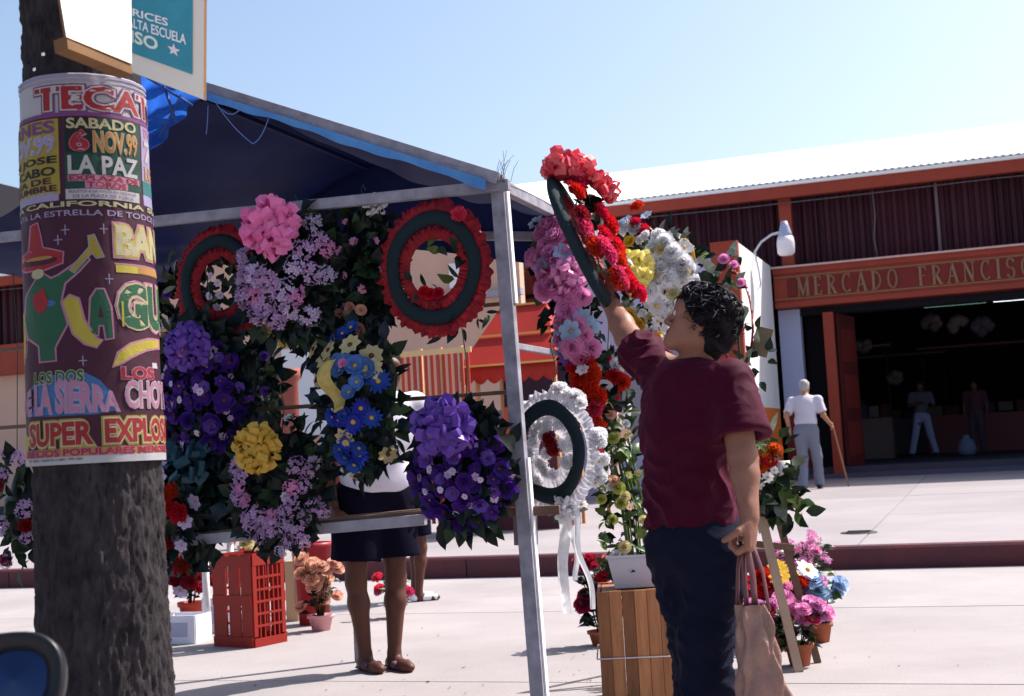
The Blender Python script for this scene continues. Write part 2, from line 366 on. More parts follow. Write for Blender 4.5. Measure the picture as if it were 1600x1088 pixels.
# ------------------------------------------------------------------ booth projecting from the facade (white over orange side)
bt = thing('booth', 'white and orange painted booth with red corner projecting from the market front', 'booth', (0, 0, 0), (0, 0, AXA))
TN0 = 20.9
ztop = 4.15
bx('side_wall', SB - .14, SB, TN0 + .14, TB - .45, 1.57, ztop, white_paint, bt)
bx('side_wall', SB - .14, SB, TN0 + .14, TB - .45, .2, 1.567, orange_paint, bt)
bx('corner_post', SB - .42, SB + .004, TN0 - .02, TN0 + .138, .2, ztop + .02, redo_paint, bt)
shade_w = mat('lavender_wall', (.44, .42, .60), .85, noise_=(1.5, .4, (.38, .36, .52)))  # white booth front in shade, the violet-grey shade put into its colour
bx('front_wall', -6.3, SB - .424, TN0, TN0 + .14, .2, 3.95, shade_w, bt)
bx('roof', -6.3, SB - .15, TN0 + .142, TB - .5, 3.8, 3.9, shade_w, bt)
bx('shutter', -5.9, -4.2, TN0 - .03, TN0 - .002, 1.2, 2.6, mat('grey_shutter', (.25, .24, .3), .5), bt)
bt2 = thing('side_building', 'low pinkish wall building with white window seen behind the red wreath', 'building', (0, 0, 0), (0, 0, AXA))
bx('wall', -13.0, -6.5, 19.2, 19.4, .2, 4.55, pink_wall, bt2)
bx('roof', -13.2, -6.4, 19.0, 24.3, 4.553, 4.66, white_paint, bt2)
w1 = bx('window', -7.62, -7.25, 19.12, 19.198, 3.62, 4.0, white_paint, bt2)
bx('ledge', -13.1, -6.45, 19.05, 19.199, 3.42, 3.52, mat('grey_ledge', (.3, .28, .33), .8), bt2)
bx('window', -10.6, -9.6, 19.14, 19.2, 1.5, 2.9, white_paint, bt2)
bx('base_band', -13.0, -6.5, 19.14, 19.199, .2, 1.3, redo_paint, bt2)
# wall lamp
lp = Ps(1180, 398, SB)
wl = thing('wall_lamp', 'white jar wall lamp on a curved arm at the top of the booth', 'wall lamp', lp, (0, 0, AXA))
tip = Ps(1220, 366, SB) - lp
c = MB(); sL = .55
c.tube([(0, 0, -.1), (.0, 0, .05), (.12, -.02, .2), (.3, -.05, .3), (.47, -.08, .32)], .022, 8); c.build('arm', steel, wl)
c = MB(); c.lathe([(0, .20), (.05, .2), (.075, .12), (.11, .0), (.12, -.06), (.0, -.06)], 16, (.53, -.08, .30)); c.build('cap', mat('lamp_cap', (.32, .36, .5), .4), wl)
c = MB(); c.lathe([(.0, 0), (.13, 0), (.15, -.1), (.145, -.27), (.11, -.31), (0, -.32)], 18, (.53, -.08, .238)); c.build('shade', mat('lamp_jar', (.78, .76, .82), .35, trans=.3), wl)
c = MB(); c.tube([(.02, -.02, -.1), (.03, .1, -.3), (.05, .05, -.5), (.02, .12, -.55)], .012, 6); c.build('wire', mat('lamp_wire', (.3, .33, .45), .6), wl)

# goods hanging and stacked inside the hall
def hang_item(px, py, t, r, col, label, i):
    p = Pt(px, py, t); o = thing('hanging_bundle', label, 'hanging goods', p, (0, 0, AXA), 'goods hanging inside the market')
    c = MB()
    for k in range(7):
        a = random.uniform(0, 6.28); q = Vector((math.cos(a) * r * .5, random.uniform(-.3, .3) * r, math.sin(a) * r * .4))
        c.lathe([(0.001, r * .5), (r * .35, r * .3), (r * .5, 0), (r * .32, -r * .35), (.001, -r * .5)], 10, q)
    c.build('bundle', mat('bundle_%d' % i, col, .7, noise_=(6, .4, tuple(x * .5 for x in col))), o)
    d = MB(); d.beam((0, 0, r * .4), (0, 0, 5.9 - p.z), .012, .012); d.build('cord', dark_in, o)
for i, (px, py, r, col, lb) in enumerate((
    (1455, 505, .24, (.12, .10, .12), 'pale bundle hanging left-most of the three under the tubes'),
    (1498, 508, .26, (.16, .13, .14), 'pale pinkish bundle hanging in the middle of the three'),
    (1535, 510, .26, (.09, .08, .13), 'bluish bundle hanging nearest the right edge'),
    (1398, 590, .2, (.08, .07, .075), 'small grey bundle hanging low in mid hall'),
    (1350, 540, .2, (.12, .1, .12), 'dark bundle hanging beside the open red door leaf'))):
    hang_item(px, py, 30.0, r, col, lb, i)
def stallbox(px, py, t, w_, h, col, label, i):
    p = Pt(px, py, t); o = thing('market_stall', label, 'market stall', (p.x, p.y, ZF), (0, 0, AXA), 'stalls inside the market')
    c = MB(); c.box((0, 0, .45), (w_, .7, .9)); c.build('counter', mat('st_%d' % i, col, .7), o)
    for k in range(6):
        c = MB(); c.box((-w_ / 2 + w_ * (k + .5) / 6, random.uniform(-.15, .15), .9 + .1 + random.random() * .06), (w_ / 7.5, .3, .2 + random.random() * .12))
        c.build('box', mat('goods_%d' % (k % 4), [(.08, .07, .08), (.05, .015, .015), (.06, .05, .03), (.02, .02, .06)][k % 4], .7), o)
    for sx in (-1, 1):
        c = MB(); c.beam((sx * w_ / 2, -.3, .9), (sx * w_ / 2, -.3, 2.5), .05, .05); c.build('post', dark_in, o)
    c = MB(); c.box((0, 0, 2.52), (w_ + .2, .9, .05)); c.build('canopy', mat('sc_%d' % i, tuple(x * .7 for x in col), .7), o)
stallbox(1340, 640, 31.5, 1.5, .9, (.12, .09, .1), 'dark stall with small boxes just inside the red door leaf', 0)
stallbox(1410, 640, 36, 2.2, .9, (.08, .08, .12), 'blue-black stall behind the man in pale trousers', 1)
stallbox(1530, 640, 34, 2.4, .9, (.14, .05, .07), 'dark red stall at the right side of the hall', 2)

# ------------------------------------------------------------------ red kiosk and slatted gate across the street (seen through the stall)
kc = Pt(812, 700, 14.0)
ko = thing('kiosk', 'small red kiosk with gold trimmed awning behind the stall pole', 'kiosk', (kc.x, kc.y, ZP(14)), (0, 0, AXA)); ko.scale = (.86, 1, 1.08)
kw = 1.05
c = MB(); c.box((0, .4, .5), (kw - .06, .7, 1.0)); c.build('counter', mat('kiosk_dark', (.10, .03, .04), .7), ko)
for sx in (-1, 1):
    for sy in (0, 1):
        c = MB(); c.beam((sx * (kw / 2), sy * .8, 0), (sx * kw / 2, sy * .8, 1.75), .045, .045); c.build('post', mat('kiosk_post', (.55, .28, .14), .6), ko)
c = MB(); kred = mat('kiosk_red', (.40, .022, .014), .6, noise_=(3, .4, (.30, .02, .012)))
c.add([(-kw * .62, -.25, 1.68), (kw * .62, -.25, 1.68), (kw * .62, .9, 1.72), (-kw * .62, .9, 1.72), (-kw * .3, .4, 2.32), (kw * .3, .4, 2.32)],
      [(0, 1, 5, 4), (1, 2, 5), (2, 3, 4, 5), (3, 0, 4)]); solidify(c.build('canopy', kred, ko), .015)
gold = mat('gold_trim', (.62, .36, .10), .5)
for a, b in (((-kw * .62, -.262, 1.68), (kw * .62, -.262, 1.68)), ((-kw * .3, .39, 2.335), (kw * .3, .39, 2.335)), ((-kw * .48, .04, 2.0), (kw * .48, .04, 2.0))):
    c = MB(); c.beam(a, b, .02, .02); c.build('trim', gold, ko)
c = MB()
def vf(a, b):
    x_ = -kw * .62 + kw * 1.24 * a; dr = .13 + .05 * abs(math.sin(a * math.pi * 7)); return (x_, -.252, 1.67 - dr * b)
c.grid(vf, 56, 1); solidify(c.build('valance', kred, ko), .006)
c = MB(); c.box((0, .82, 1.3), (kw, .04, .8)); c.build('back_panel', mat('kiosk_inside', (.06, .04, .08), .8), ko)
for k in range(4):
    c = MB(); c.box((-.36 + k * .24, .1, 1.0 + .12), (.15, .14, .22 + .05 * (k % 2))); c.build('box', mat('kgoods_%d' % k, [(.45, .45, .6), (.5, .1, .06), (.6, .4, .2), (.2, .2, .35)][k], .6), ko)
gp = Pt(690, 700, 13.5); gt = thing('slatted_stand', 'orange-red slatted stand with cream uprights behind the flower stall', 'stand', (gp.x, gp.y, ZP(13.5)), (0, 0, AXA)); gt.scale = (.66, 1, 1.22)
slm = mat('slat_red', (.36, .055, .03), .6, var=.15); crm = mat('slat_cream', (.68, .45, .22), .6)
for k in range(12):
    c = MB(); c.box((-.62 + k * .105, 0, .86), (.055, .02, 1.5)); c.build('slat', slm, gt)
for k in range(4):
    c = MB(); c.box((-.66 + k * .36, .03, .86), (.035, .035, 1.62)); c.build('upright', crm, gt)
for z in (.2, .95, 1.63):
    c = MB(); c.box((-.04, -.022, z), (1.32, .02, .05)); c.build('rail', crm if z > 1 else slm, gt)
# a pale column and a leafless patch further left
cp = Pt(452, 700, 13.0); co = thing('column', 'red-brown round column seen between the flowers left of the blue ones', 'column', (cp.x, cp.y, ZP(13)))
c = MB(); c.lathe([(.0, 0), (.17, 0), (.17, .1), (.13, .14), (.125, 1.75), (.16, 1.8), (.16, 1.9), (0, 1.9)], 20); c.build('shaft', mat('column_red', (.30, .085, .06), .7, noise_=(5, .5, (.2, .06, .05))), co)
# ------------------------------------------------------------------ flower pieces (unit size, facing +Z)
def petal(c, ang, r0, r1, wd, lift, curl, mi=0, n=3, tip=.35, jit=0.0):
    """strip petal from radius r0 to r1, widening then closing"""
    ca, sa = math.cos(ang), math.sin(ang); vs = []
    for i in range(n + 1):
        t = i / n; r = r0 + (r1 - r0) * t
        w_ = wd * (math.sin(math.pi * (0.18 + .82 * t * (1 - tip * .5))) ** .7) * (1 if t < 1 else tip + .35)
        z = lift * t + curl * t * t + random.uniform(-jit, jit)
        for sd, zz in ((-1, .10 * wd), (0, 0), (1, .10 * wd)):
            x, y = r * (1 if sd == 0 or t < 1 else .9), sd * w_
            vs.append((x * ca - y * sa, x * sa + y * ca, z + zz))
    fs = []
    for i in range(n):
        for k in range(2): a = i * 3 + k; fs.append((a, a + 1, a + 4, a + 3))
    c.add(vs, fs, mi, True)
def fl_daisy(n=8, lift=.15, curl=-.1, wd=.3, dbl=False):
    c = MB()
    for k in range(n): petal(c, 2 * math.pi * k / n + random.uniform(-.1, .1), .08, 1 * random.uniform(.9, 1.05), wd, lift, curl)
    if dbl:
        for k in range(n): petal(c, 2 * math.pi * (k + .5) / n, .05, .68, wd * .8, lift + .2, curl)
    c.lathe([(.001, .22), (.1, .2), (.19, .12), (.22, .0), (.15, -.1)], 9, mi=1); return c
def fl_rose():
    c = MB()
    for ring, (n, r, lift, curl, wd) in enumerate(((5, .98, .25, -.12, .52), (5, .8, .48, -.05, .46), (4, .58, .66, .0, .38), (3, .38, .78, .05, .28), (3, .2, .86, .0, .18))):
        for k in range(n): petal(c, 2 * math.pi * (k + ring * .37) / n, .04, r, wd, lift, curl, n=4, tip=.75, jit=.03)
    c.lathe([(.001, -.35), (.12, -.3), (.2, -.1), (.25, .05), (.001, .1)], 6, mi=1); return c
def fl_ruffle(n=44):
    c = MB()
    for k in range(n):
        u = (k + .5) / n; ph = math.acos(1 - u * .98); az = k * 2.39996
        base = random.uniform(.25, .5); ca, sa = math.cos(az), math.sin(az)
        d = Vector((math.sin(ph) * ca, math.sin(ph) * sa, math.cos(ph) * .75)); side = Vector((-sa, ca, 0)); upv = d.cross(side)
        w_ = random.uniform(.2, .3); tw = random.uniform(-.6, .6); s2 = side * math.cos(tw) + upv * math.sin(tw)
        a = d * base; b = d * random.uniform(.85, 1.05); o = upv * random.uniform(.05, .16)
        c.add([a - s2 * w_ * .3, a + s2 * w_ * .3, b - s2 * w_ + o, b + o * 2.2, b + s2 * w_ - o * .5], [(0, 1, 4, 3), (0, 3, 2)], 0, False)
    c.lathe([(.001, .35), (.4, .2), (.5, -.1), (.2, -.3)], 8, mi=0); return c
def fl_cluster(n=15):
    c = MB()
    for k in range(n):
        u = (k + .5) / n; ph = math.acos(1 - u * .95); az = k * 2.39996 + random.uniform(-.3, .3); rr = random.uniform(.72, 1.05)
        p = Vector((math.sin(ph) * math.cos(az), math.sin(ph) * math.sin(az), math.cos(ph) * .7)) * rr
        d = (p + Vector([random.uniform(-.4, .4) for _ in range(3)])).normalized(); q = d.to_track_quat('Z', 'Y'); a0 = random.random() * 3
        s_ = random.uniform(.34, .46)
        for j in range(5):
            a = a0 + j * 1.2566; e = .5
            vs = [Vector((0, 0, 0)), Vector((math.cos(a - e) * .75, math.sin(a - e) * .75, .12)), Vector((math.cos(a), math.sin(a), .3)), Vector((math.cos(a + e) * .75, math.sin(a + e) * .75, .12))]
            c.add([p + q @ (v * s_) for v in vs], [(0, 1, 2, 3)], 0, False)
        c.add([p + q @ Vector((math.cos(j * 2.1) * .06, math.sin(j * 2.1) * .06, .05)) for j in range(3)], [(0, 1, 2)], 1)
    return c
def fl_trumpet():
    c = MB()
    for k in range(6): petal(c, math.pi * k / 3, .1, 1, .34, .55, -.35, n=4, tip=.1)
    c.lathe([(.02, -.5), (.1, -.2), (.14, .1), (.05, .2)], 7, mi=1); return c
def loops(n, r, wd, seed, flat=.75):
    """pom-pom bow: ribbon loops all round"""
    rn = random.Random(seed); c = MB(); n = int(n * 1.7); wd *= .72
    for k in range(n):
        u = (k + .5) / n; ph = math.acos(1 - u * .93); az = k * 2.39996 + rn.uniform(-.2, .2)
        d = Vector((math.sin(ph) * math.cos(az), math.sin(ph) * math.sin(az), math.cos(ph) * flat + .05)).normalized()
        side = d.orthogonal().normalized(); side.rotate(Quaternion(d, rn.uniform(0, 6.28))); w_ = side.cross(d) * wd
        L = r * rn.uniform(.72, 1.12); fat = r * rn.uniform(.14, .27); pts = []
        for i in range(9):
            t = i / 8 * 2 * math.pi; q = d * (L * .5 * (1 - math.cos(t))) + side * (math.sin(t) * fat * (.35 + .65 * (1 - math.cos(t)) / 2))
            pts.append(q)
        vs = []
        for i, q in enumerate(pts):
            ww = .35 + .65 * math.sin(math.pi * i / 8); pz = rn.uniform(-.01, .01) * r
            vs += [q - w_ * ww + d * pz, q + d * (.06 * r), q + w_ * ww - d * pz]
        c.add(vs, [(i * 3 + j, i * 3 + j + 1, i * 3 + j + 4, i * 3 + j + 3) for i in range(8) for j in range(2)], 0, False)
    return c
def leaf_mb(kind):
    c = MB(); L = 1.0
    wds = {'ovate': (.0, .26, .30, .18, 0), 'long': (.0, .12, .14, .1, 0), 'round': (.0, .38, .42, .3, 0), 'lobed': (0, .22, .42, .12, 0)}[kind]
    vs = []
    for i, w_ in enumerate(wds):
        t = i / 4; z = .25 * t - .45 * t * t
        vs += [(t * L, -w_, z + .32 * w_), (t * L, 0, z), (t * L, w_, z + .32 * w_)]
    fs = [(i * 3 + j, i * 3 + j + 1, i * 3 + j + 4, i * 3 + j + 3) for i in range(4) for j in range(2)]
    c.add(vs, fs, 0, True); return c
def petal_mat(name, col, tr=.42, var=.14, hue=.012, rough=.55): return mat('petal_' + name, col, rough, var=var, trans=tr, hue=hue, noise_=(3, .5, tuple(x * .75 for x in col)))
PC = {k: petal_mat(k, v) for k, v in dict(
    lilac=(.66, .42, .72), lilac_pale=(.72, .58, .84), pink=(.80, .22, .40), hot=(.75, .06, .16), red=(.62, .012, .02), blue=(.03, .07, .46), sky=(.12, .26, .62),
    purple=(.075, .02, .27), violet=(.20, .09, .50), cream=(.72, .62, .34), yellow=(.85, .58, .06), white=(.90, .89, .92), peach=(.80, .48, .36), orange=(.8, .16, .02),
    magenta=(.45, .015, .06), pblue=(.42, .58, .80), rosy=(.86, .34, .64), dred=(.30, .012, .02), lime=(.45, .5, .12)).items()}
eye_y = mat('flower_eye_yellow', (.55, .33, .04), .8); eye_b = mat('flower_eye_brown', (.10, .035, .02), .9); eye_g = mat('calyx_green', (.08, .14, .04), .7)
LM = {k: mat('leaf_' + k, v, .38, var=.4, hue=.03, noise_=(3.5, .4, tuple(x * .6 for x in v)), trans=.12) for k, v in dict(
    dark=(.006, .012, .010), mid=(.02, .042, .016), lit=(.10, .16, .04), blue=(.012, .03, .045), grey=(.22, .26, .20)).items()}
_mc = {}
def fmesh(kind, colour, eye=None):
    key = (kind, colour, eye)
    if key in _mc: return random.choice(_mc[key])
    out = []
    for v in range(2):
        c = {'daisy': fl_daisy, 'rose': fl_rose, 'ruffle': fl_ruffle, 'cluster': fl_cluster, 'trumpet': fl_trumpet,
             'poppy': lambda: fl_daisy(6, .35, -.05, .55, True), 'aster': lambda: fl_daisy(13, .2, -.05, .16, True)}[kind]()
        out.append(c.mesh('flower', [PC[colour], eye or eye_y]))
    _mc[key] = out; return out[0]
_lc = {}
def lmesh(kind, m_):
    if (kind, m_) not in _lc: _lc[(kind, m_)] = leaf_mb(kind).mesh('leaf', LM[m_])
    return _lc[(kind, m_)]
def bow(parent, loc, r, colour, n=34, seed=1, facing=(0, -1, .15), wd=.28, name='bow', flat=.75, m_=None):
    c = loops(n, r, r * wd, seed, flat)
    bm_ = m_ or mat('ribbon_' + colour, tuple(PC[colour].node_tree.nodes['Principled BSDF'].inputs['Base Color'].default_value)[:3], .32, trans=.35, noise_=(25, .5, tuple(x * .7 for x in tuple(PC[colour].node_tree.nodes['Principled BSDF'].inputs['Base Color'].default_value)[:3])))
    o = c.build(name, bm_, parent, loc); o.rotation_mode = 'QUATERNION'; o.rotation_quaternion = Vector(facing).to_track_quat('Z', 'Y')
    return o
def put(parent, me, name, loc, d, size, spin=None):
    q = Vector(d).normalized().to_track_quat('Z', 'Y') @ Quaternion((0, 0, 1), random.uniform(0, 6.28) if spin is None else spin)
    return me_obj(name, me, parent, loc, q, size)
def sample(n, cx, cy, rx, ry, tries=14, ring=0.0):
    pts = []
    for _ in range(n):
        best = None
        for _ in range(tries):
            a = random.uniform(0, 6.28); r = math.sqrt(random.uniform(ring * ring, 1)); p = (cx + rx * r * math.cos(a), cy + ry * r * math.sin(a))
            d = min([(p[0] - q[0]) ** 2 + (p[1] - q[1]) ** 2 for q in pts] or [9])
            if best is None or d > best[0]: best = (d, p)
        pts.append(best[1])
    return pts
def leaves(parent, n, rx, rz, size, kind, mats_, cx=0, cz=0, thick=.05, ring=0.0, droop=0.0, y0=0.0, rel=.9):
    for x, z in sample(n, 0, 0, rx * rel, rz * rel, 4, ring):
        rr = min(1, math.hypot(x / rx, z / rz)); y = y0 - thick * (1 - rr * rr) * random.uniform(.2, 1) + random.uniform(-.01, .01)
        out = Vector((x / rx * random.uniform(.3, 1.2) + random.uniform(-.6, .6), random.uniform(-.9, .1), z / rz + random.uniform(-.6, .6) - droop)).normalized()
        nrm = Vector((random.uniform(-.8, .8), -1, random.uniform(-.3, 1.0)))
        nrm = (nrm - out * nrm.dot(out)).normalized(); yv = nrm.cross(out)
        q = Matrix((out, yv, nrm)).transposed().to_quaternion()
        me_obj('leaf', lmesh(random.choice(kind), random.choice(mats_)), parent, (cx + x, y, cz + z), q, size * random.uniform(.7, 1.25))
def backing(parent, rx, rz, cx=0, cz=0, y=.03, m_=None):
    c = MB(); n = 20; vs = [(cx, y - .035, cz)]
    for j, (rr, yy) in enumerate(((.5, -.03), (.85, -.01), (1, .01), (.6, .03))):
        for k in range(n):
            a = 2 * math.pi * k / n; q = 1 + .12 * math.sin(3 * a + rx * 40) + .08 * math.sin(7 * a)
            vs.append((cx + rx * rr * q * math.cos(a), y + yy, cz + rz * rr * q * math.sin(a)))
    fs = [(0, 1 + (k + 1) % n, 1 + k) for k in range(n)]
    for j in range(3): fs += [(1 + j * n + k, 1 + j * n + (k + 1) % n, 1 + (j + 1) * n + (k + 1) % n, 1 + (j + 1) * n + k) for k in range(n)]
    fs.append(tuple(1 + 3 * n + k for k in range(n)))
    c.add(vs, fs, 0, True); return c.build('backing', m_ or LM['dark'], parent)
def ruffle_ring(parent, r0, r1, ax, az, m_, seed, name='ruffle', amp=.012, y=0.0, n=420, bulge=.02):
    rn = random.Random(seed); ph = [rn.uniform(0, 6.28) for _ in range(8)]; c = MB(); amp = amp * .8
    def fn(a, b):
        t = a * 2 * math.pi
        w1 = 1.7 * noise.fractal(Vector((math.cos(t) * 19 + seed, math.sin(t) * 19, b * 2.6)), .8, 2.0, 4)
        rr = r0 + (r1 - r0) * b + (b * b) * .018 * noise.noise(Vector((math.cos(t) * 11, math.sin(t) * 11, seed))) + .005 * w1 * b
        yy = y - bulge * math.sin(math.pi * min(1, b * .95 + .05)) - amp * w1 * (.25 + .75 * b)
        return (ax * rr * math.cos(t), yy, az * rr * math.sin(t))
    c.grid(fn, n, 5); return c.build(name, m_, parent)
def foam_ring(parent, r, th, ax, az, m_, y=-.02, name='foam_ring', flat=.6):
    c = MB(); n, k = 64, 12; vs = []
    for i in range(n):
        a = 2 * math.pi * i / n
        for j in range(k):
            b = 2 * math.pi * j / k; rr = r + th * math.cos(b); rr *= 1 + .01 * math.sin(5 * a + 1)
            vs.append((ax * rr * math.cos(a), y + th * flat * math.sin(b), az * rr * math.sin(a)))
    c.add(vs, [(i * k + j, i * k + (j + 1) % k, ((i + 1) % n) * k + (j + 1) % k, ((i + 1) % n) * k + j) for i in range(n) for j in range(k)], 0, True)
    return c.build(name, m_, parent)
def hook(parent, z0, z1, x=0, y=.03):
    c = MB(); c.tube([(x, y, z0), (x + .01, y + .01, (z0 + z1) / 2), (x, y, z1 - .03), (x, y + .02, z1), (x, y + .04, z1 - .02)], .0022, 5); c.build('hook_wire', wire_m, parent)
def flowers(parent, kind, colour, pts, size, thick, rx, rz, eye=None, y0=0.0, outw=.8, name='flower', var=.2):
    for x, z in pts:
        rr = min(1.2, math.hypot(x / rx, z / rz)); y = y0 - thick * max(0, 1 - rr * rr) - .02 + random.uniform(-.012, .006)
        put(parent, fmesh(kind, colour, eye), name, (x, y, z), (x / rx * outw + random.uniform(-.25, .25), -1, z / rz * outw + random.uniform(-.2, .3)), size * random.uniform(1 - var, 1 + var))

# ------------------------------------------------------------------ the flower stall: frame, counter, tarps (street frame)
TS = 4.70
rgt = Pt(779, 290, TS); s0 = rgt.dot(U)
stall = thing('stall_frame', 'grey weathered wooden frame of the flower stall with front pole, beams and counter', 'market stall', ST(0, 0), (0, 0, AXA))
BZ = 2.05; SLft = -4.35; TBk = 6.3
def loc_(p): return Vector((p.dot(U), p.dot(N), p.z))
def bm_(name, a, b, w_, h, m_=wood, up=(0, 0, 1), bevel=.003):
    c = MB(); c.beam(a, b, w_, h, up); return c.build(name, m_, stall, bevel=bevel)
pa = loc_(Pt(778, 288, TS)); pb = loc_(Pt(846, 1140, TS)); pb.z = 0.0
bm_('pole', pb, pa + Vector((0, 0, .03)), .052, .04, wood, (0, 1, 0))
c = MB(); d_ = (pa - pb); c.beam(pb + Vector((.028, .012, 0)), pb + d_ * .50 + Vector((.028, .012, 0)), .010, .03, (0, 1, 0)); c.build('pole_strip', white_paint, stall); c = MB(); c.beam(pb + d_ * .78 + Vector((.028, .012, 0)), pa + Vector((.028, .012, 0)), .012, .03, (0, 1, 0)); c.build('pole_strip', white_paint, stall)  # white strips paint the sunlit right face onto the grey pole
fl_ = loc_(Pt(200, 353, TS)); fr_ = loc_(Pt(800, 291, TS))
lft = fl_ + (fl_ - fr_) * .7
bm_('front_beam', lft + Vector((0, -.03, 0)), fr_ + Vector((0, -.03, 0)), .03, .042, wood)
bm_('side_beam', loc_(Pt(776, 288, TS)), loc_(Pt(776, 288, TS)) + Vector((0, 1.7, 0)), .035, .045, wood)
bm_('back_beam', (SLft, TBk, 2.20), (-2.9, TBk, 2.21), .04, .045, wood); bm_('back_beam', (-2.898, TBk, 2.21), (s0, TBk, 2.07), .04, .045, wood)
for z, t_ in ((1.62, TS + .13), (1.28, TS + .13)): bm_('display_rail', (SLft, t_, z), (s0 - .02, t_, z), .014, .016, wood_b)
bm_('side_rail', (s0, TS, 1.45), (s0, TBk - .2, 1.45), .018, .025, wood)
cz = .80
bm_('counter_rail', loc_(Pt(120, 860, TS)), loc_(Pt(665, 812, TS)), .03, .042, wood_w)
bm_('counter_rail', loc_(Pt(725, 803, TS + .02)), loc_(Pt(875, 797, TS + .02)), .02, .035, wood_b)
for k in range(4):
    a = loc_(Pt(200, 850, TS)); b = loc_(Pt(690, 805, TS)); off = Vector((0, .06 + k * .11, .012 + .004 * (k % 2)))
    bm_('counter_board', a + off, b + off + Vector((random.uniform(-.08, .05), 0, 0)), .1, .016, wood_b)
bm_('hanging_board', loc_(Pt(820, 800, TS + .06)), loc_(Pt(822, 852, TS + .06)), .09, .02, mat('dark_board', (.17, .14, .17), .8), (0, 1, 0))
q = loc_(G(562, 1034)); bm_('pole', (q.x, q.y, 0), (q.x, q.y, 2.03), .04, .04)
bm_('pole', (SLft, TS, 0), (SLft, TS, 2.05), .05, .05); bm_('pole', (SLft, TBk, 0), (SLft, TBk, 2.05), .05, .05)
# roof tarps
Ap = loc_(Pt(316, 136, TS - .05)); Bp = loc_(Pt(768, 276, TS - .05))
bm_('rafter', Ap + (Ap - Bp) * .06, Bp + (Bp - Ap) * .02, .035, .045, wood)
bm_('ridge_pole', Ap + Vector((0, 0, -.05)), Ap + Vector((0, 1.55, -.05)), .02, .02, tarp_b)
tr = thing('tarpaulin', 'dark blue tarpaulin roof sagging over the flower stall', 'tarpaulin', (0, 0, 0), (0, 0, AXA))
c = MB(); EV = Vector((SLft, TS, 2.02)); dn = Vector((0, TBk - TS + .05, 0))
def tf(A, B):
    def f(a, b):
        p = A + (B - A) * a + dn * b; sag = math.sin(math.pi * a) * math.sin(math.pi * min(1, b * 1.0)) * .07
        p.z -= sag + .012 * math.sin(a * 19 + b * 5) * math.sin(b * 9 + a * 3) + .006 * math.sin(31 * a + 13 * b); p.y -= .02 * math.sin(9 * a) * (1 - b); return p
    return f
c.grid(tf(Ap, Bp + Vector((.02, 0, -.01))), 40, 24); c.build('right_slope', tarp_b, tr)
c = MB(); c.grid(tf(Ap, EV), 40, 24); c.build('left_slope', tarp_b, tr)
c = MB(); c.grid(lambda a, b: Vector((SLft + (s0 - .22 - SLft) * a, TBk + .02 + .02 * math.sin(a * 40) * b, 2.22 - .14 * max(0, (a - .5) * 2) - (.05 + .10 * a ** 6 + .015 * math.sin(a * 9)) * b)), 60, 4); c.build('back_drop', tarp_b, tr)
c = MB(); Ab, Bb, Eb = Ap + dn, Bp + dn, EV + dn
c.grid(lambda a, b: (Ab.lerp(Bb, a) + Vector((0, -.02, .05)) if b < .5 else Vector((Ab.x + (Bb.x - Ab.x) * a, Ab.y + .01, 2.19 - .14 * a))) , 16, 1); c.grid(lambda a, b: (Ab.lerp(Eb, a) + Vector((0, -.02, .05)) if b < .5 else Vector((Ab.x + (Eb.x - Ab.x) * a, Ab.y + .01, 2.19))), 16, 1); c.build('back_gable', tarp_b, tr)
c = MB()
def hem(a, b):
    p = (Ap + (Bp - Ap) * (a * .98 + .01)); p.z -= .020 + (.026 + .012 * a + .005 * math.sin(a * 14) + .003 * math.sin(a * 41)) * b; p.y -= .035 + .006 * math.sin(a * 33) * b; return p
c.grid(hem, 70, 3); c.build('hem', tarp_h, tr)
c = MB()
for (x0, y0, x1, y1, sg_) in ((330, 150, 395, 225, 60), (395, 225, 420, 185, 10), (325, 165, 322, 210, 6), (345, 170, 375, 172, 4)):
    a = loc_(Pt(x0, y0, TS - .08)); b = loc_(Pt(x1, y1, TS - .08)); pts = [a.lerp(b, i / 8) - Vector((0, 0, math.sin(math.pi * i / 8) * .02)) for i in range(9)]
    c.tube(pts, .002, 5)
c.build('cord', mat('blue_cord', (.12, .2, .5), .6), tr)
t2 = thing('blue_sheet', 'bright blue plastic sheet glowing in the sun behind the street tree', 'plastic sheet', (0, 0, 0), (0, 0, AXA))
A_, B_, C_, D_ = [loc_(Pt(px, py, TS - .16)) for px, py in ((60, 60), (318, 146), (222, 256), (60, 330))]
c = MB()
def bs(a, b):
    p = (A_ * (1 - a) + B_ * a) * (1 - b) + (D_ * (1 - a) + C_ * a) * b
    p.y += .02 * math.sin((a * 1.0 + b * .8) * 26) + .01 * math.sin(a * 60); return p
c.grid(bs, 60, 30); c.build('sheet', tarp_l, t2)
c = MB()
for k in range(3):
    p0 = loc_(Pt(228 + k * 28, 120 + k * 14, TS - .2)); p1 = loc_(Pt(300 + k * 5 - k * 30, 165 + k * 25, TS - .2)); c.tube([p0, p1], .006, 6)
c.build('support_rod', mat('rod_blue', (.02, .05, .2), .5), t2)
# twigs sticking up at the pole top and rope
tw = thing('dry_twigs', 'thin dry twigs sticking up from the top of the stall pole', 'twigs', Pt(783, 285, TS - .05))
c = MB(); rn = random.Random(4)
for k in range(9):
    x = rn.uniform(-.02, .04); c.tube([(x, 0, 0), (x + rn.uniform(-.01, .02), 0, .05), (x + rn.uniform(-.03, .05), rn.uniform(-.02, .02), .07 + rn.random() * .06)], .0012, 4)
c.build('twig', mat('twig', (.12, .12, .18), .8), tw)
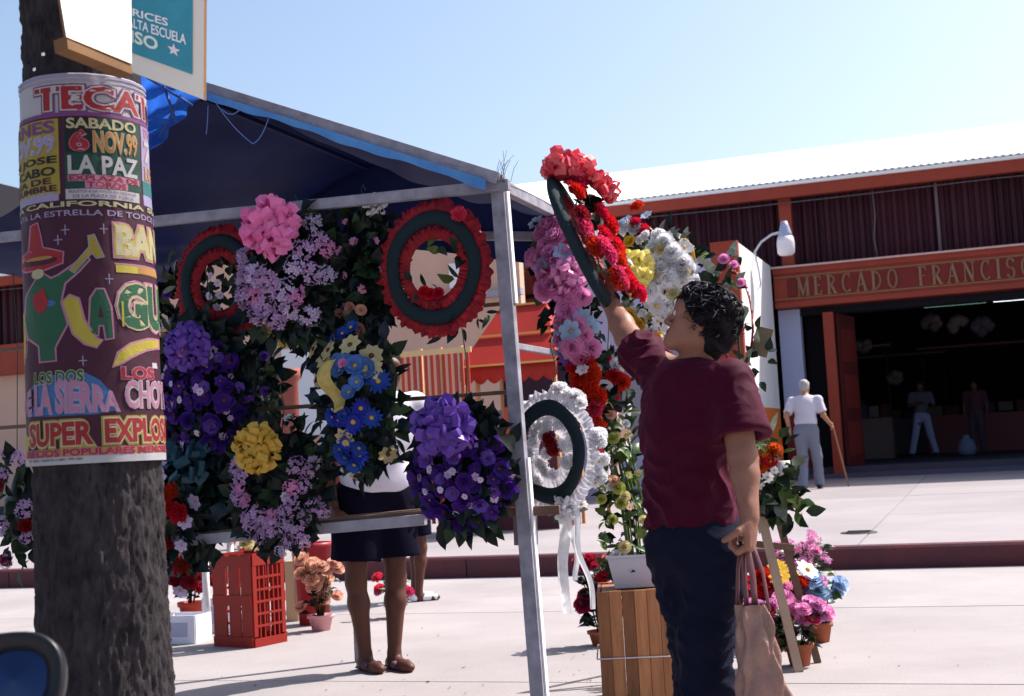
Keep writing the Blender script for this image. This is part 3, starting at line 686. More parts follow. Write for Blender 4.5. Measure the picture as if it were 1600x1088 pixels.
# ------------------------------------------------------------------ street tree with poster
TBASE = G(166, 10, 0)  # placeholder
def tree_c(py):  # picture row -> trunk centre column and half width
    return 128 + (py - 110) * .0392, 97 + (py - 110) * .0108
tp1 = P(128, 110, 3.5); tp2 = P(157, 850, 3.5)
dz = tp1.z - tp2.z; tdir = (tp1 - tp2) / dz
def tc(z): return tp2 + tdir * (z - tp2.z)
zA, zB = tp1.z, tp2.z; rA, rB = 92 * 3.5 / FPX, 100.5 * 3.5 / FPX
def trad(z):
    r = rB + (rA - rB) * (z - zB) / (zA - zB)
    if z < .9: r += (0.9 - z) ** 2 * .014
    return r
trunk_root = thing('street_tree', 'thick rough-barked street tree trunk wrapped with a concert poster', 'tree', (tc(0).x, tc(0).y, 0))
OFF = Vector((tc(0).x, tc(0).y, 0))
camd = Vector((-tc(1.2).x, -tc(1.2).y, 0)).normalized(); PH0 = math.atan2(camd.x, -camd.y)   # theta 0 faces the camera
def cyl(th, z, off=0.0):
    a = th + PH0; c_ = tc(z) - OFF; r = trad(z) + off
    if off > .003: r += .0030 * noise.noise(Vector((th * 2.2, z * 7, 3))) + .0016 * noise.noise(Vector((th * 6, z * 19, 9))) + .0008 * abs(noise.noise(Vector((th * 9 + z * 7, z * 9 - th * 5, 1))))
    return Vector((c_.x + math.sin(a) * r, c_.y - math.cos(a) * r, z))
bark = mat('bark', (.042, .034, .037), .95, noise_=(22, .5, (.004, .003, .006), (1, 1, .6)), bump=(45, 1.0, (1, 1, .5)))
c = MB(); nu, nv = 220, 520; zt = 4.4; bz0_ = P(140, 724, tc(1.2).y - .17).z; bz1_ = P(140, 110, tc(1.2).y - .17).z
def bk_(a, b):
    th = a * 2 * math.pi; z = zt * b - .02; p = Vector((math.sin(th) * 3.2, math.cos(th) * 3.2, z * 5.5))
    n1 = noise.fractal(p * 1.6, 1.0, 2.1, 4); n2 = abs(noise.noise(Vector((math.sin(th) * 9, math.cos(th) * 9, z * 16)))); n3 = noise.noise(p * 6)
    n4 = noise.fractal(Vector((math.sin(th) * 14, math.cos(th) * 14, z * 38)), .9, 2.0, 3); o = -.005 + .006 * n1 - .006 * (1 - min(1, n2 * 4)) + .003 * n3 + .005 * n4
    if bz0_ < z < bz1_ + .05: o = min(o, -.001) * .3 - .002
    return cyl(th, z, o)
c.grid(bk_, nu, nv); trunk = c.build('trunk', bark, trunk_root)
c = MB(); top = tc(zt) - OFF
for k in range(7):
    a = k * .9 + .3; d = Vector((math.cos(a), math.sin(a), 1.1)); c.tube([top - Vector((0, 0, .15)), top + d * .5, top + d * 1.1 + Vector((0, 0, .2)), top + d * 1.7 + Vector((0, 0, .1))], [.11, .07, .045, .015], 8)
c.build('limb', bark, trunk_root)
c = MB(); rn = random.Random(11)
for k in range(5200):
    d = Vector((rn.gauss(0, 1), rn.gauss(0, 1), rn.gauss(0, .7))); d = d.normalized() * rn.uniform(.5, 1) ** .5; ctr_ = top + Vector((0, 0, 1.5)) + Vector((d.x * 1.9, d.y * 1.9, d.z * 1.0))
    if noise.noise(ctr_ * 1.3) < -.12: continue
    q = Vector([rn.uniform(-1, 1) for _ in range(3)]).normalized().to_track_quat('Z', 'Y'); s_ = rn.uniform(.05, .1)
    c.add([ctr_ + q @ Vector(v) * s_ for v in ((-1, 0, 0), (0, -.45, .1), (1, 0, 0), (0, .45, .1))], [(0, 1, 2, 3)])
o = c.build('crown', LM['mid'], trunk_root); o['kind'] = 'stuff'

poster = thing('poster', 'worn maroon concert poster for the 6th of November in La Paz, wrapped round the trunk', 'poster', OFF)
def zrow(py): return P(140, py, tc(1.2).y - .17).z
def th_px(px, py):
    cx, rr = tree_c(py); return math.asin(max(-.985, min(.985, (px - cx) / rr)))
def pmat(name, col): col = tuple(x * .44 for x in col); return mat('print_' + name, col, .6, noise_=(14, .5, tuple(x * .82 for x in col)), bump=(25, .15))
INK = {k: pmat(k, v) for k, v in dict(white=(.72, .70, .74), red=(.50, .03, .04), yellow=(.72, .58, .08), purple=(.28, .08, .30), lilac=(.52, .46, .72), black=(.02, .02, .025), green=(.03, .16, .08),
    dgreen=(.02, .09, .07), maroon=(.09, .014, .045), pink=(.72, .30, .48), orange=(.72, .34, .10), blue=(.08, .22, .55), cream=(.74, .66, .40), teal=(.06, .28, .30), mustard=(.55, .42, .06)).items()}
SH = .0065
def wrapf(th0, th1, z0_, z1_, off, up=0.0):
    def f(a, b):
        th = th0 + (th1 - th0) * a; z = z0_ + (z1_ - z0_) * b; return cyl(th, z, off + up)
    return f
def pbox(x0, x1, y0, y1, ink, layer, parent=poster, name='print_panel', th=None):
    ym = (y0 + y1) / 2; t0 = th_px(x0, ym) if th is None else th[0]; t1 = th_px(x1, ym) if th is None else th[1]
    c = MB(); n = max(2, int(abs(t1 - t0) / .05)); c.grid(wrapf(t0, t1, zrow(y1), zrow(y0), SH + layer * .0006), n, max(1, int((y1 - y0) / 9))); return c.build(name, INK[ink], parent)
c = MB(); bz0, bz1 = zrow(724), zrow(110)
def sheet(a, b):
    th = -2.4 + (1.55 + 2.4) * a; z = bz0 + (bz1 - bz0) * b; crk = .0012 * math.sin(z * 60 + th * 4) * math.sin(th * 7); return cyl(th, z, SH - .002 + (0 if th < 1.3 else .006 * (th - 1.3)) )
c.grid(sheet, 120, 90); solidify(c.build('sheet', INK['white'], poster), .0008, -1)
_tx = {}
def text_geo(s, bold=0.0, out=0.0):
    k = (s, bold)
    if k in _tx: return _tx[k]
    cu = bpy.data.curves.new('t', 'FONT'); cu.body = s; cu.offset = bold; cu.resolution_u = 3; cu.size = 1
    ob = bpy.data.objects.new('t', cu); COL.objects.link(ob); dg = bpy.context.evaluated_depsgraph_get(); me = bpy.data.meshes.new_from_object(ob.evaluated_get(dg))
    bpy.data.objects.remove(ob); bm = bmesh.new(); bm.from_mesh(me); bpy.data.meshes.remove(me)
    bmesh.ops.triangulate(bm, faces=bm.faces[:])
    for _ in range(2):
        ed = [e for e in bm.edges if e.calc_length() > .35]
        if ed: bmesh.ops.subdivide_edges(bm, edges=ed, cuts=1); bmesh.ops.triangulate(bm, faces=bm.faces[:])
    vs = [(v.co.x, v.co.y) for v in bm.verts]; bm.verts.index_update(); fs = [[v.index for v in f.verts] for f in bm.faces]; bm.free()
    x0 = min(v[0] for v in vs); x1 = max(v[0] for v in vs); y0 = min(v[1] for v in vs); y1 = max(v[1] for v in vs)
    _tx[k] = ([((x - x0) / (x1 - x0), (y - y0) / (y1 - y0)) for x, y in vs], fs); return _tx[k]
def lettering(s, x0, x1, y0, y1, ink, outline=None, ow=2.0, layer=2, bold=.02, warp=None, th=None, out2=None, parent=poster):
    """word printed on the wrapped sheet, box given in picture pixels"""
    ym = (y0 + y1) / 2; t0, t1 = (th_px(x0, ym), th_px(x1, ym)) if th is None else th
    za, zb_ = zrow(y1), zrow(y0); rr = tree_c(ym)[1]; c = MB(); mats_ = [INK[ink]]
    jobs = [(bold, 0, 0, layer)]
    if outline: jobs.insert(0, (bold + .05, ow, 1, layer - 1)); mats_.append(INK[outline])
    if out2: jobs.insert(0, (bold + .09, ow * 2, 2, layer - 2)); mats_.append(INK[out2])
    for bd, grow, mi, ly in jobs:
        vs, fs = text_geo(s, bd); gt = grow / rr; gz = grow * 3.33 / FPX
        out = []
        for u, v in vs:
            if warp: u, v = warp(u, v)
            out.append(cyl(max(-2.32, min(1.535, t0 - gt + (t1 - t0 + 2 * gt) * u)), za - gz + (zb_ - za + 2 * gz) * v, SH + ly * .0006))
        c.add(out, fs, mi)
    return c.build('lettering', mats_, parent)
# header
pbox(20, 240, 112, 116, 'lilac', 1, th=(-2.3, 1.5)); pbox(20, 240, 120, 123, 'lilac', 1, th=(-2.3, 1.5)); pbox(20, 240, 172, 178, 'purple', 1, th=(-2.35, 1.53))
lettering('TECATE', 0, 0, 131, 168, 'red', 'white', 2.2, 4, .03, th=(-.80, 1.75), out2='purple')
# date boxes
pbox(20, 240, 178, 336, 'maroon', 1, th=(-2.38, 1.54))
pbox(20, 95, 181, 300, 'mustard', 2, th=(-2.3, th_px(95, 240)))
pbox(40, 94, 296, 310, 'lilac', 2, th=(-2.3, th_px(95, 300)))
L_ = -1.52
for s_, y0, y1, ink, r_ in (('VIERNES', 183, 203, 'purple', 88), ('5 NOV.99', 206, 235, 'lilac', 88), ('SAN JOSE', 239, 254, 'black', 92), ('DEL CABO', 256, 270, 'black', 90), ('PLAZA DE', 273, 283, 'maroon', 84), ('COSTUMBRE', 285, 295, 'maroon', 92)):
    lettering(s_, 0, 0, y0, y1, ink, 'white' if ink in ('lilac',) else None, 1, 4, .03, th=(-2.2 if s_ == 'VIERNES' else -2.05, th_px(r_, y0)))
pbox(103, 214, 180, 292, 'dgreen', 2); pbox(103, 150, 180, 236, 'black', 3)
lettering('SABADO', 105, 206, 181, 198, 'cream', None, 1, 5, .03); lettering('6', 110, 138, 200, 234, 'red', 'pink', 1.2, 5, .03)
lettering('NOV.99', 145, 208, 201, 236, 'orange', 'cream', 1.2, 5, .02); lettering('LA PAZ', 108, 210, 240, 270, 'white', None, 1, 5, .03)
pbox(108, 213, 271, 281, 'pink', 3); pbox(133, 196, 281, 292, 'pink', 3)
lettering('EXPLAZA DE', 110, 211, 272, 280, 'red', None, 1, 5, .02); lettering('TOROS', 136, 193, 282, 291, 'red', None, 1, 5, .02)
pbox(105, 213, 293, 309, 'white', 3); lettering('BOLETOS A LA VENTA EN TAQUILLAS', 110, 208, 295, 300, 'purple', None, 1, 5, .0); lettering('DE LA PLAZA DE TOROS', 116, 204, 302, 307, 'purple', None, 1, 5, .0)
pbox(217, 236, 180, 310, 'lilac', 2, th=(th_px(217, 240), 1.5)); lettering('DOM', 0, 0, 182, 198, 'pink', None, 1, 4, .02, th=(th_px(219, 190), 1.45)); lettering('7', 0, 0, 204, 240, 'white', 'pink', 1, 4, .03, th=(th_px(219, 210), 1.4))
lettering('LOS', 0, 0, 244, 268, 'orange', None, 1, 4, .03, th=(th_px(221, 255), 1.45)); pbox(217, 236, 270, 292, 'teal', 3, th=(th_px(219, 280), 1.48))
lettering('BAJA CALIFORNIA SUR', 0, 0, 312, 323, 'cream', 'black', 1, 4, .03, th=(-1.95, 1.75))
lettering('PRESENTA LA ESTRELLA DE TODOS LOS', 0, 0, 326, 335, 'lilac', None, 1, 4, .01, th=(-2.0, 1.75))
# main field
pbox(20, 250, 336, 706, 'maroon', 1, th=(-2.39, 1.54))
def poly(pts, ink, layer, outline=None, ow=2.5, name='print_shape'):
    from mathutils.geometry import tessellate_polygon
    c = MB(); mats_ = [INK[ink]]
    def emit_(pp, mi, ly):
        # resample edges so that the shape follows the trunk
        q = []
        for i in range(len(pp)):
            a, b = Vector((*pp[i], 0)), Vector((*pp[(i + 1) % len(pp)], 0)); n = max(1, int((b - a).length / 8))
            for k in range(n): q.append(a.lerp(b, k / n))
        tri = tessellate_polygon([q]); bm = bmesh.new(); vv = [bm.verts.new(p) for p in q]
        for t in tri:
            try: bm.faces.new([vv[i] for i in t])
            except ValueError: pass
        for _ in range(3):
            ed = [e for e in bm.edges if e.calc_length() > 9]
            if ed: bmesh.ops.subdivide_edges(bm, edges=ed, cuts=1); bmesh.ops.triangulate(bm, faces=bm.faces[:])
        bm.verts.index_update(); c.add([cyl(th_px(v.co.x, v.co.y), zrow(v.co.y), SH + ly * .0006) for v in bm.verts], [[v.index for v in f.verts] for f in bm.faces], mi); bm.free()
    if outline:
        mats_.append(INK[outline]); ct = Vector((sum(p[0] for p in pts) / len(pts), sum(p[1] for p in pts) / len(pts)))
        n = len(pts); area = sum(pts[i][0] * pts[(i + 1) % n][1] - pts[(i + 1) % n][0] * pts[i][1] for i in range(n)); sg_ = 1 if area > 0 else -1
        op = []
        for i in range(n):
            a = Vector(pts[i - 1]); b = Vector(pts[i]); d = Vector(pts[(i + 1) % n]); e1 = (b - a).normalized(); e2 = (d - b).normalized()
            nn = Vector((e1.y + e2.y, -(e1.x + e2.x))) * sg_; nn = nn.normalized() if nn.length > .1 else Vector((0, 0)); op.append(tuple(b + nn * ow))
        emit_(op, 1, layer - 1)
    emit_(pts, 0, layer); return c.build(name, mats_, poster)
# playing musician figure: plain hat, torso, arm, trumpet, legs
ell = lambda cx, cy, rx, ry, n=22: [(cx + rx * math.cos(k * 2 * math.pi / n), cy + ry * math.sin(k * 2 * math.pi / n)) for k in range(n)]
poly([(48, 455), (70, 420), (84, 432), (96, 428), (118, 412), (134, 398), (139, 405), (124, 422), (104, 440), (98, 470), (108, 505), (90, 540), (92, 560), (70, 560), (68, 535), (52, 520), (46, 490)], 'green', 4, 'pink', 3)
poly([(55, 345), (64, 342), (72, 382), (102, 392), (101, 408), (76, 416), (48, 414), (37, 404), (39, 392), (52, 384)], 'red', 5, 'pink', 2.5)
poly(ell(68, 402, 26, 7), 'maroon', 6); poly(ell(68, 398, 20, 3, 14), 'orange', 7)
poly(ell(66, 422, 9, 8, 14), 'cream', 6)
poly([(112, 420), (140, 385), (138, 368), (146, 366), (160, 400), (150, 402), (143, 394), (118, 424)], 'mustard', 6, 'lilac', 2)
poly([(60, 456), (74, 444), (82, 470), (72, 486), (62, 476)], 'red', 6); poly(ell(84, 470, 8, 5, 12), 'blue', 6)
# big word
def Mshape(): return [(37, 560), (40, 480), (50, 470), (60, 500), (56, 560)]
poly([(36, 560), (37, 480), (44, 478), (49, 500), (47, 560)], 'yellow', 3, 'pink', 2.5)
poly([(102, 470), (112, 460), (124, 466), (132, 500), (150, 530), (158, 532), (150, 542), (134, 536), (118, 520)], 'yellow', 5, 'pink', 3)
poly([(140, 520), (142, 466), (150, 452), (160, 452), (170, 480), (174, 528), (164, 530), (161, 508), (153, 508), (152, 524)], 'green', 4, 'pink', 3)
poly([(153, 496), (156, 476), (160, 496)], 'maroon', 6)
lettering('GUEY', 0, 0, 441, 513, 'green', 'cream', 3, 6, .05, th=(th_px(181, 478), th_px(181, 478) + 2.0), out2='pink')
pbox(186, 189, 470, 510, 'yellow', 8)
poly([(174, 574), (182, 552), (200, 538), (226, 529), (243, 527), (243, 540), (222, 546), (200, 558), (186, 568)], 'yellow', 4, 'pink', 3)
lettering('BANDA', 0, 0, 348, 397, 'cream', 'yellow', 2.5, 6, .05, th=(th_px(177, 372), th_px(177, 372) + 2.0), out2='pink')
pbox(178, 240, 412, 424, 'yellow', 3, th=(th_px(178, 418), 1.5)); pbox(176, 240, 409, 411.5, 'pink', 2, th=(th_px(176, 410), 1.5)); pbox(212, 240, 413, 423, 'orange', 4, th=(th_px(212, 418), 1.5))
for x, y in ((105, 357), (160, 356), (168, 435), (131, 563), (95, 372)):
    pbox(x - .7, x + .7, y - 8, y + 8, 'lilac', 3); pbox(x - 6, x + 6, y - .7, y + .7, 'lilac', 3)
# support acts
poly([(42, 645), (48, 615), (60, 596), (82, 584), (110, 580), (135, 582), (155, 594), (170, 612), (183, 642), (150, 648), (90, 648)], 'blue', 3)
lettering('LOS DOS', 62, 132, 577, 596, 'green', 'cream', 1.2, 5, .03)
arch = lambda u, v: (u, v * (1 - .55 * abs(2 * u - 1) ** 2 * 1.0) )
lettering('DE LA SIERRA', 0, 0, 590, 644, 'pink', 'lilac', 1.6, 6, .02, warp=arch, th=(-1.42, th_px(183, 620)))
lettering('LOS', 186, 234, 574, 594, 'red', 'pink', 1.2, 5, .03); lettering('CHOYEROS', 0, 0, 596, 640, 'pink', 'white', 1.4, 6, .02, th=(th_px(192, 620), th_px(192, 620) + 1.7))
pbox(232, 240, 566, 575, 'white', 4)
# bottom band
poly([(40, 680), (46, 664), (52, 676), (64, 680), (54, 688), (52, 702), (44, 692), (34, 696)], 'yellow', 3)
lettering('SUPER', 0, 0, 657, 695, 'red', 'cream', 2.4, 6, .04, th=(-1.15, -.03), out2='mustard'); lettering('EXPLOSION', 0, 0, 655, 694, 'red', 'cream', 2.4, 6, .04, th=(.12, 1.95), out2='mustard')
pbox(20, 250, 699, 712, 'orange', 2, th=(-1.58, 1.53)); lettering('PRECIOS POPULARES MENORES', 0, 0, 700, 711, 'red', 'pink', .8, 5, .03, th=(-1.3, 1.5))
pbox(20, 250, 712, 724, 'white', 3, th=(-1.59, 1.53)); lettering('IMP. GRAF. UNIDOS CABO 799-300', 0, 0, 714, 718, 'black', None, 1, 5, .0, th=(-1.2, -.2))
# staples
for px, py in ((71, 77), (58, 98)):
    q = P(px, py, 3.5); th = th_px(px, py); st_ = thing('paper_scrap', 'tiny white scrap stapled high on the dark trunk, %s of two' % ('upper' if py < 90 else 'lower'), 'paper scrap', OFF)
    c = MB(); c.grid(wrapf(th - .03, th + .03, zrow(py + 3), zrow(py - 2), .006), 3, 2); solidify(c.build('scrap', mat('scrap_white', (.9, .9, .9), .5), st_), .001)

# ------------------------------------------------------------------ sign boards nailed high on the tree
def board(name, label, pts, Y, th, m_face, m_edge):
    """pts: picture corners (tl,tr,br,bl), each with its own depth"""
    W_ = [P(*p) for p in pts]; n = (W_[1] - W_[0]).cross(W_[3] - W_[0]).normalized()
    if n.y > 0: n = -n
    ctr_ = sum(W_, Vector()) / 4; o = thing(name, label, 'sign', ctr_); c = MB(); f = [w - ctr_ for w in W_]; b = [w - n * th for w in f]
    c.add(f, [(0, 1, 2, 3)] if (f[1] - f[0]).cross(f[2] - f[0]).dot(n) > 0 else [(3, 2, 1, 0)], 0)
    c.add(f + b, [(7, 6, 5, 4), (0, 4, 5, 1), (1, 5, 6, 2), (2, 6, 7, 3), (3, 7, 4, 0)], 1); c.build('board', [m_face, m_edge], o); return o, W_, n, ctr_
cream_p = mat('cream_board', (.85, .82, .74), .6, noise_=(8, .4, (.80, .76, .66))); teal_p = mat('teal_print', (.055, .30, .38), .5, noise_=(12, .4, (.04, .24, .32)))
bwood = mat('board_wood', (.12, .06, .028), .8, noise_=(10, .5, (.2, .1, .04)))
o, W_, n, ctr_ = board('poster_board', 'teal printed poster board with a cream frame, nailed above the trunk poster', ((96, -64, 3.17), (319, -8, 3.05), (318, 156, 3.05), (100, 72, 3.17)), 3, .012, mat('frame_cream', (.72, .66, .58), .6), bwood)
def on(u, v, off): 
    p = (W_[0] * (1 - u) + W_[1] * u) * (1 - v) + (W_[3] * (1 - u) + W_[2] * u) * v; return p + n * off - ctr_
c = MB(); c.add([on(0.03, .05, .002), on(.925, .05, .002), on(.925, .80, .002), on(.03, .80, .002)], [(0, 1, 2, 3)]); c.build('print_panel', teal_p, o)
def bt_(s_, u0, u1, v0, v1, m_, off=.004, bold=.02):
    vs, fs = text_geo(s_, bold); c = MB(); c.add([on(u0 + (u1 - u0) * x, v1 + (v0 - v1) * y, off) for x, y in vs], fs); c.build('lettering', m_, o)
wht = mat('print_bw', (.85, .85, .85), .5)
bt_('LOS MATRICES', .1, .76, .33, .41, wht); bt_('COLEGION DE ALTA ESCUELA', -.0 + .06, .885, .435, .535, wht); bt_('SUSPENSO', .08, .69, .56, .69, mat('print_sus', (.75, .82, .70), .5), bold=.03)
c = MB(); sp = []
for k in range(10):
    a = -math.pi / 2 + k * math.pi / 5; rr = .047 if k % 2 == 0 else .02; sp.append(on(.80 + rr * math.cos(a), .625 + rr * 1.35 * math.sin(a), .004))
sp.append(on(.80, .625, .004)); c.add(sp, [(k, (k + 1) % 10, 10) for k in range(10)]); c.build('star', mat('star_pink', (.82, .72, .78), .5), o)
o, W_, n, ctr_ = board('blank_board', 'sun-bleached cream board with brown wooden lower edge, in front of the teal poster board', ((84, -60, 2.74), (205, -26, 2.93), (206, 100, 2.93), (104, 58, 2.74)), 3, .008, cream_p, bwood)  # turned toward the sun, with a raised albedo, for its sunlit face
for k in range(0):
    c = MB(); a = on(.05, .45 + k * .15, .003); b = on(.97, .45 + k * .15, .003); c.beam(a, b, .003, .002, n); c.build('line', mat('faint_line', (.78, .74, .66), .7), o)
c = MB(); c.beam(on(0, 1.06, -.02), on(1.0, 1.05, -.02), .028, .035, n); c.build('lower_batten', bwood, o)

# ------------------------------------------------------------------ car mirror at the lower left corner
mc = P(20, 1062, 2.0); mr = thing('car_side_mirror', 'black rounded car side mirror reflecting blue sky in the lower left corner', 'car mirror', mc, (R(-14), 0, R(4)))
c = MB(); a_, b_ = .074, .068
prof = [(1.0, -.01), (1.02, .0), (1.0, .02), (.9, .045), (.6, .065), (.001, .07)]; vs = []; n_ = 40
def sup(a, rx, rz): return (rx * math.copysign(abs(math.cos(a)) ** .8, math.cos(a)), rz * math.copysign(abs(math.sin(a)) ** .8, math.sin(a)))
rings = [(.62, .012), (.66, .0), (.94, -.012)] + prof
for f, y in rings:
    for k in range(n_): x, z = sup(k * 2 * math.pi / n_, a_ * f, b_ * f); vs.append((x, y, z))
c.add(vs, [(i * n_ + k, i * n_ + (k + 1) % n_, (i + 1) * n_ + (k + 1) % n_, (i + 1) * n_ + k) for i in range(len(rings) - 1) for k in range(n_)], 0, True); c.build('housing', black, mr)
c = MB(); c.add([(0, .006, 0)] + [(sup(k * 2 * math.pi / n_, a_ * .66, b_ * .66)[0], .010, sup(k * 2 * math.pi / n_, a_ * .66, b_ * .66)[1]) for k in range(n_)], [(0, 1 + k, 1 + (k + 1) % n_) for k in range(n_)]); c.build('mirror_glass', mat('mirror_glass', (.03, .045, .10), .14, metal=1.0), mr)
c = MB(); c.tube([(-.02, .05, -.05), (-.05, .08, -.12), (-.14, .10, -.16)], [.03, .03, .035], 12); c.build('bracket', black, mr)
# ------------------------------------------------------------------ wreaths and arrangements
def arr_root(name, label, cat, px, py, t=None, Y=None, ang=AXA, group=None):
    p = Pt(px, py, t) if t is not None else P(px, py, Y)
    o = thing(name, label, cat, p, (0, 0, ang), group); o['_s'] = p.y / FPX; return o, p.y / FPX
GW = 'wreaths and arrangements hung on the stall'
dk, ml = ['dark'], ['dark', 'dark', 'mid']
red_v = mat('red_crepe', (.34, .012, .016), .6, noise_=(18, .6, (.12, .006, .02)), trans=.15)
green_v = mat('green_foam', (.008, .018, .026), .8, noise_=(40, .5, (.008, .02, .026)), bump=(200, .5))
white_v = mat('white_crepe', (.78, .76, .82), .6, noise_=(30, .5, (.62, .60, .68)), trans=.3)
yel_v = mat('yellow_crepe', (.72, .55, .14), .6, noise_=(30, .5, (.5, .36, .08)), trans=.2)

def red_wreath(px, py, t, label, r=.232, az=1.1, ang=AXA):
    o, s = arr_root('wreath', label, 'wreath', px, py, t, ang=ang, group=None)
    ruffle_ring(o, r * .80, r * 1.03, .96, az, red_v, 3)
    ruffle_ring(o, r * .44, r * .68, .98, az, red_v, 5, y=-.004, amp=.014, n=300)
    foam_ring(o, r * .74, r * .115, .97, az, green_v)
    return o, s
# red wreath with see-through centre
o, s = red_wreath(680, 420, TS - .02, 'large red crepe wreath with dark green ring and open centre, hung beside the stall pole')
hook(o, .22, .33)
for k in range(15):
    a = random.choice([random.uniform(3.5, 5.9), random.uniform(3.5, 5.9), random.uniform(0.3, 2.5)]); rr = random.uniform(.085, .11)
    leaves(o, 1, .03, .03, .06, ['ovate', 'long'], ['mid', 'dark', 'lit'], cx=rr * math.cos(a), cz=rr * 1.1 * math.sin(a), thick=.02, y0=.0)
for a in (4.5, 4.9, 4.2): put(o, fmesh('rose', 'red'), 'flower', (.085 * math.cos(a), -.02, .1 * math.sin(a)), (0, -1, .3), .026)
put(o, fmesh('ruffle', 'hot'), 'flower', (.125, -.045, .185), (.3, -1, .4), .034)
for k in range(6): leaves(o, 2, .04, .03, .06, ['long', 'ovate'], ml, cx=.03 + k * .032, cz=-.235 + k * .012, thick=.02, y0=.03)
# dark red wreath at far left
o, s = red_wreath(345, 445, TS + .10, 'dark red wreath with black-green ring, half hidden left of the pink bow arrangement', r=.215, az=1.12)
hook(o, .22, .34)
flowers(o, 'daisy', 'lilac_pale', sample(5, -.01, -.02, .05, .09), .022, .02, .1, .1)
leaves(o, 34, .10, .12, .055, ['ovate'], ml, thick=.03, y0=.03)
for k in range(5): leaves(o, 2, .03, .04, .07, ['long'], ['mid', 'grey'], cx=-.20, cz=.04 + k * .04, y0=.02)
# leafy filler hung between the wreaths
o, s = arr_root('flower_arrangement', 'dark leafy arrangement with white ribbon tip, tucked left of the red wreath', 'flower arrangement', 565, 425, TS + .08)
backing(o, .15, .25, y=.05); leaves(o, 190, .19, .29, .07, ['ovate', 'lobed'], ['dark', 'dark', 'mid'], thick=.08); hook(o, .25, .36)
flowers(o, 'daisy', 'rosy', sample(7, 0, .05, .13, .18), .022, .07, .17, .27)
flowers(o, 'rose', 'peach', sample(4, -.02, -.18, .07, .05), .026, .07, .17, .27)
bow(o, (.095, -.03, .245), .055, 'white', 14, 4, wd=.2)
# pink bow arrangement
o, s = arr_root('flower_arrangement', 'pink and lilac flower arrangement with a big pink pom-pom bow at its top', 'flower arrangement', 457, 430, TS - .02)
backing(o, .19, .25, y=.04); leaves(o, 200, .24, .29, .075, ['ovate', 'lobed'], dk + ['dark', 'mid'], thick=.1, y0=.01); hook(o, .26, .33)
bow(o, (.0, -.13, .165), .125, 'pink', 52, 2, wd=.26, m_=mat('ribbon_pink_bow', (.92, .36, .66), .32, trans=.45, noise_=(9, .5, (.85, .15, .42))))
def px_list(o, cx, cy, s, pts): return [((a - cx) * s, (cy - b) * s) for a, b in pts]
pl = px_list(o, 457, 430, s, [(380, 395), (402, 375), (395, 425), (420, 432), (440, 440), (505, 355), (518, 385), (530, 400), (500, 400), (488, 425), (510, 435), (528, 440), (385, 460), (412, 462), (450, 452), (470, 462), (405, 490), (470, 490), (455, 478), (485, 470), (425, 480), (495, 500), (440, 500), (372, 430)])
flowers(o, 'cluster', 'lilac', pl[::2], .042, .11, .22, .26); flowers(o, 'cluster', 'rosy', pl[1::6], .038, .11, .22, .26); flowers(o, 'cluster', 'lilac_pale', pl[3::6] + pl[5::6], .040, .11, .22, .26)
flowers(o, 'trumpet', 'pblue', px_list(o, 457, 430, s, [(382, 388), (376, 404), (372, 445)]), .032, .1, .22, .26)
# small yellow wreath peeping out
o, s = arr_root('wreath', 'small yellow wreath with dark band, lower rim showing under the pink arrangement', 'wreath', 455, 498, TS + .02)
ruffle_ring(o, .085, .115, 1, 1, yel_v, 9, n=220, amp=.007); ruffle_ring(o, .035, .072, 1, 1, yel_v, 10, n=160, amp=.007); foam_ring(o, .078, .014, 1, 1, green_v)
flowers(o, 'daisy', 'white', sample(5, 0, -.02, .06, .06), .014, .02, .1, .1); hook(o, .1, .2)
# purple arrangement, left
o, s = arr_root('flower_arrangement', 'deep violet arrangement with a violet bow, next to the poster-covered tree', 'flower arrangement', 322, 605, TS + .02)
backing(o, .18, .28, y=.05); leaves(o, 210, .23, .31, .08, ['ovate', 'lobed'], dk, thick=.09, y0=.01); hook(o, .26, .5)
bow(o, (.015, -.12, .155), .10, 'violet', 44, 5, wd=.28)
flowers(o, 'poppy', 'purple', sample(26, 0, -.05, .20, .22, 18), .040, .08, .2, .27, eye=eye_b, var=.3)
flowers(o, 'rose', 'purple', sample(12, 0, -.05, .19, .21, 12), .028, .10, .2, .27, var=.35)
flowers(o, 'trumpet', 'purple', sample(22, 0, -.05, .215, .24, 6), .034, .09, .2, .27, var=.4)
flowers(o, 'trumpet', 'lilac', sample(9, 0, -.05, .2, .22), .022, .11, .2, .27, var=.4)
flowers(o, 'poppy', 'violet', sample(8, 0, -.02, .18, .2), .030, .11, .2, .27, eye=eye_b)
flowers(o, 'daisy', 'lilac_pale', sample(10, 0, -.04, .19, .2), .018, .13, .2, .27); flowers(o, 'rose', 'rosy', [(.02, .13)], .026, .2, .2, .27)
# blue and cream arrangement
o, s = arr_root('flower_arrangement', 'tall arrangement of blue and cream daisies with yellow ribbon, mid stall', 'flower arrangement', 565, 625, TS - .02)
backing(o, .13, .28, y=.05, cx=.0); leaves(o, 200, .19, .33, .07, ['ovate', 'lobed', 'long'], ['dark', 'dark', 'mid', 'blue'], thick=.08, y0=.01); hook(o, .3, .45)
B = lambda pts: px_list(o, 565, 625, s, pts)
flowers(o, 'aster', 'blue', B([(545, 520), (560, 512), (532, 528), (548, 655), (572, 660), (540, 702), (572, 710), (585, 640), (556, 690), (600, 655), (610, 600)]), .044, .1, .17, .3)
flowers(o, 'poppy', 'blue', B([(560, 648), (545, 712), (560, 725), (575, 700), (590, 590), (535, 650)]), .04, .1, .17, .3)
flowers(o, 'poppy', 'sky', B([(565, 570), (580, 575), (555, 580), (585, 600), (572, 615), (595, 580), (548, 568)]), .042, .12, .17, .3)
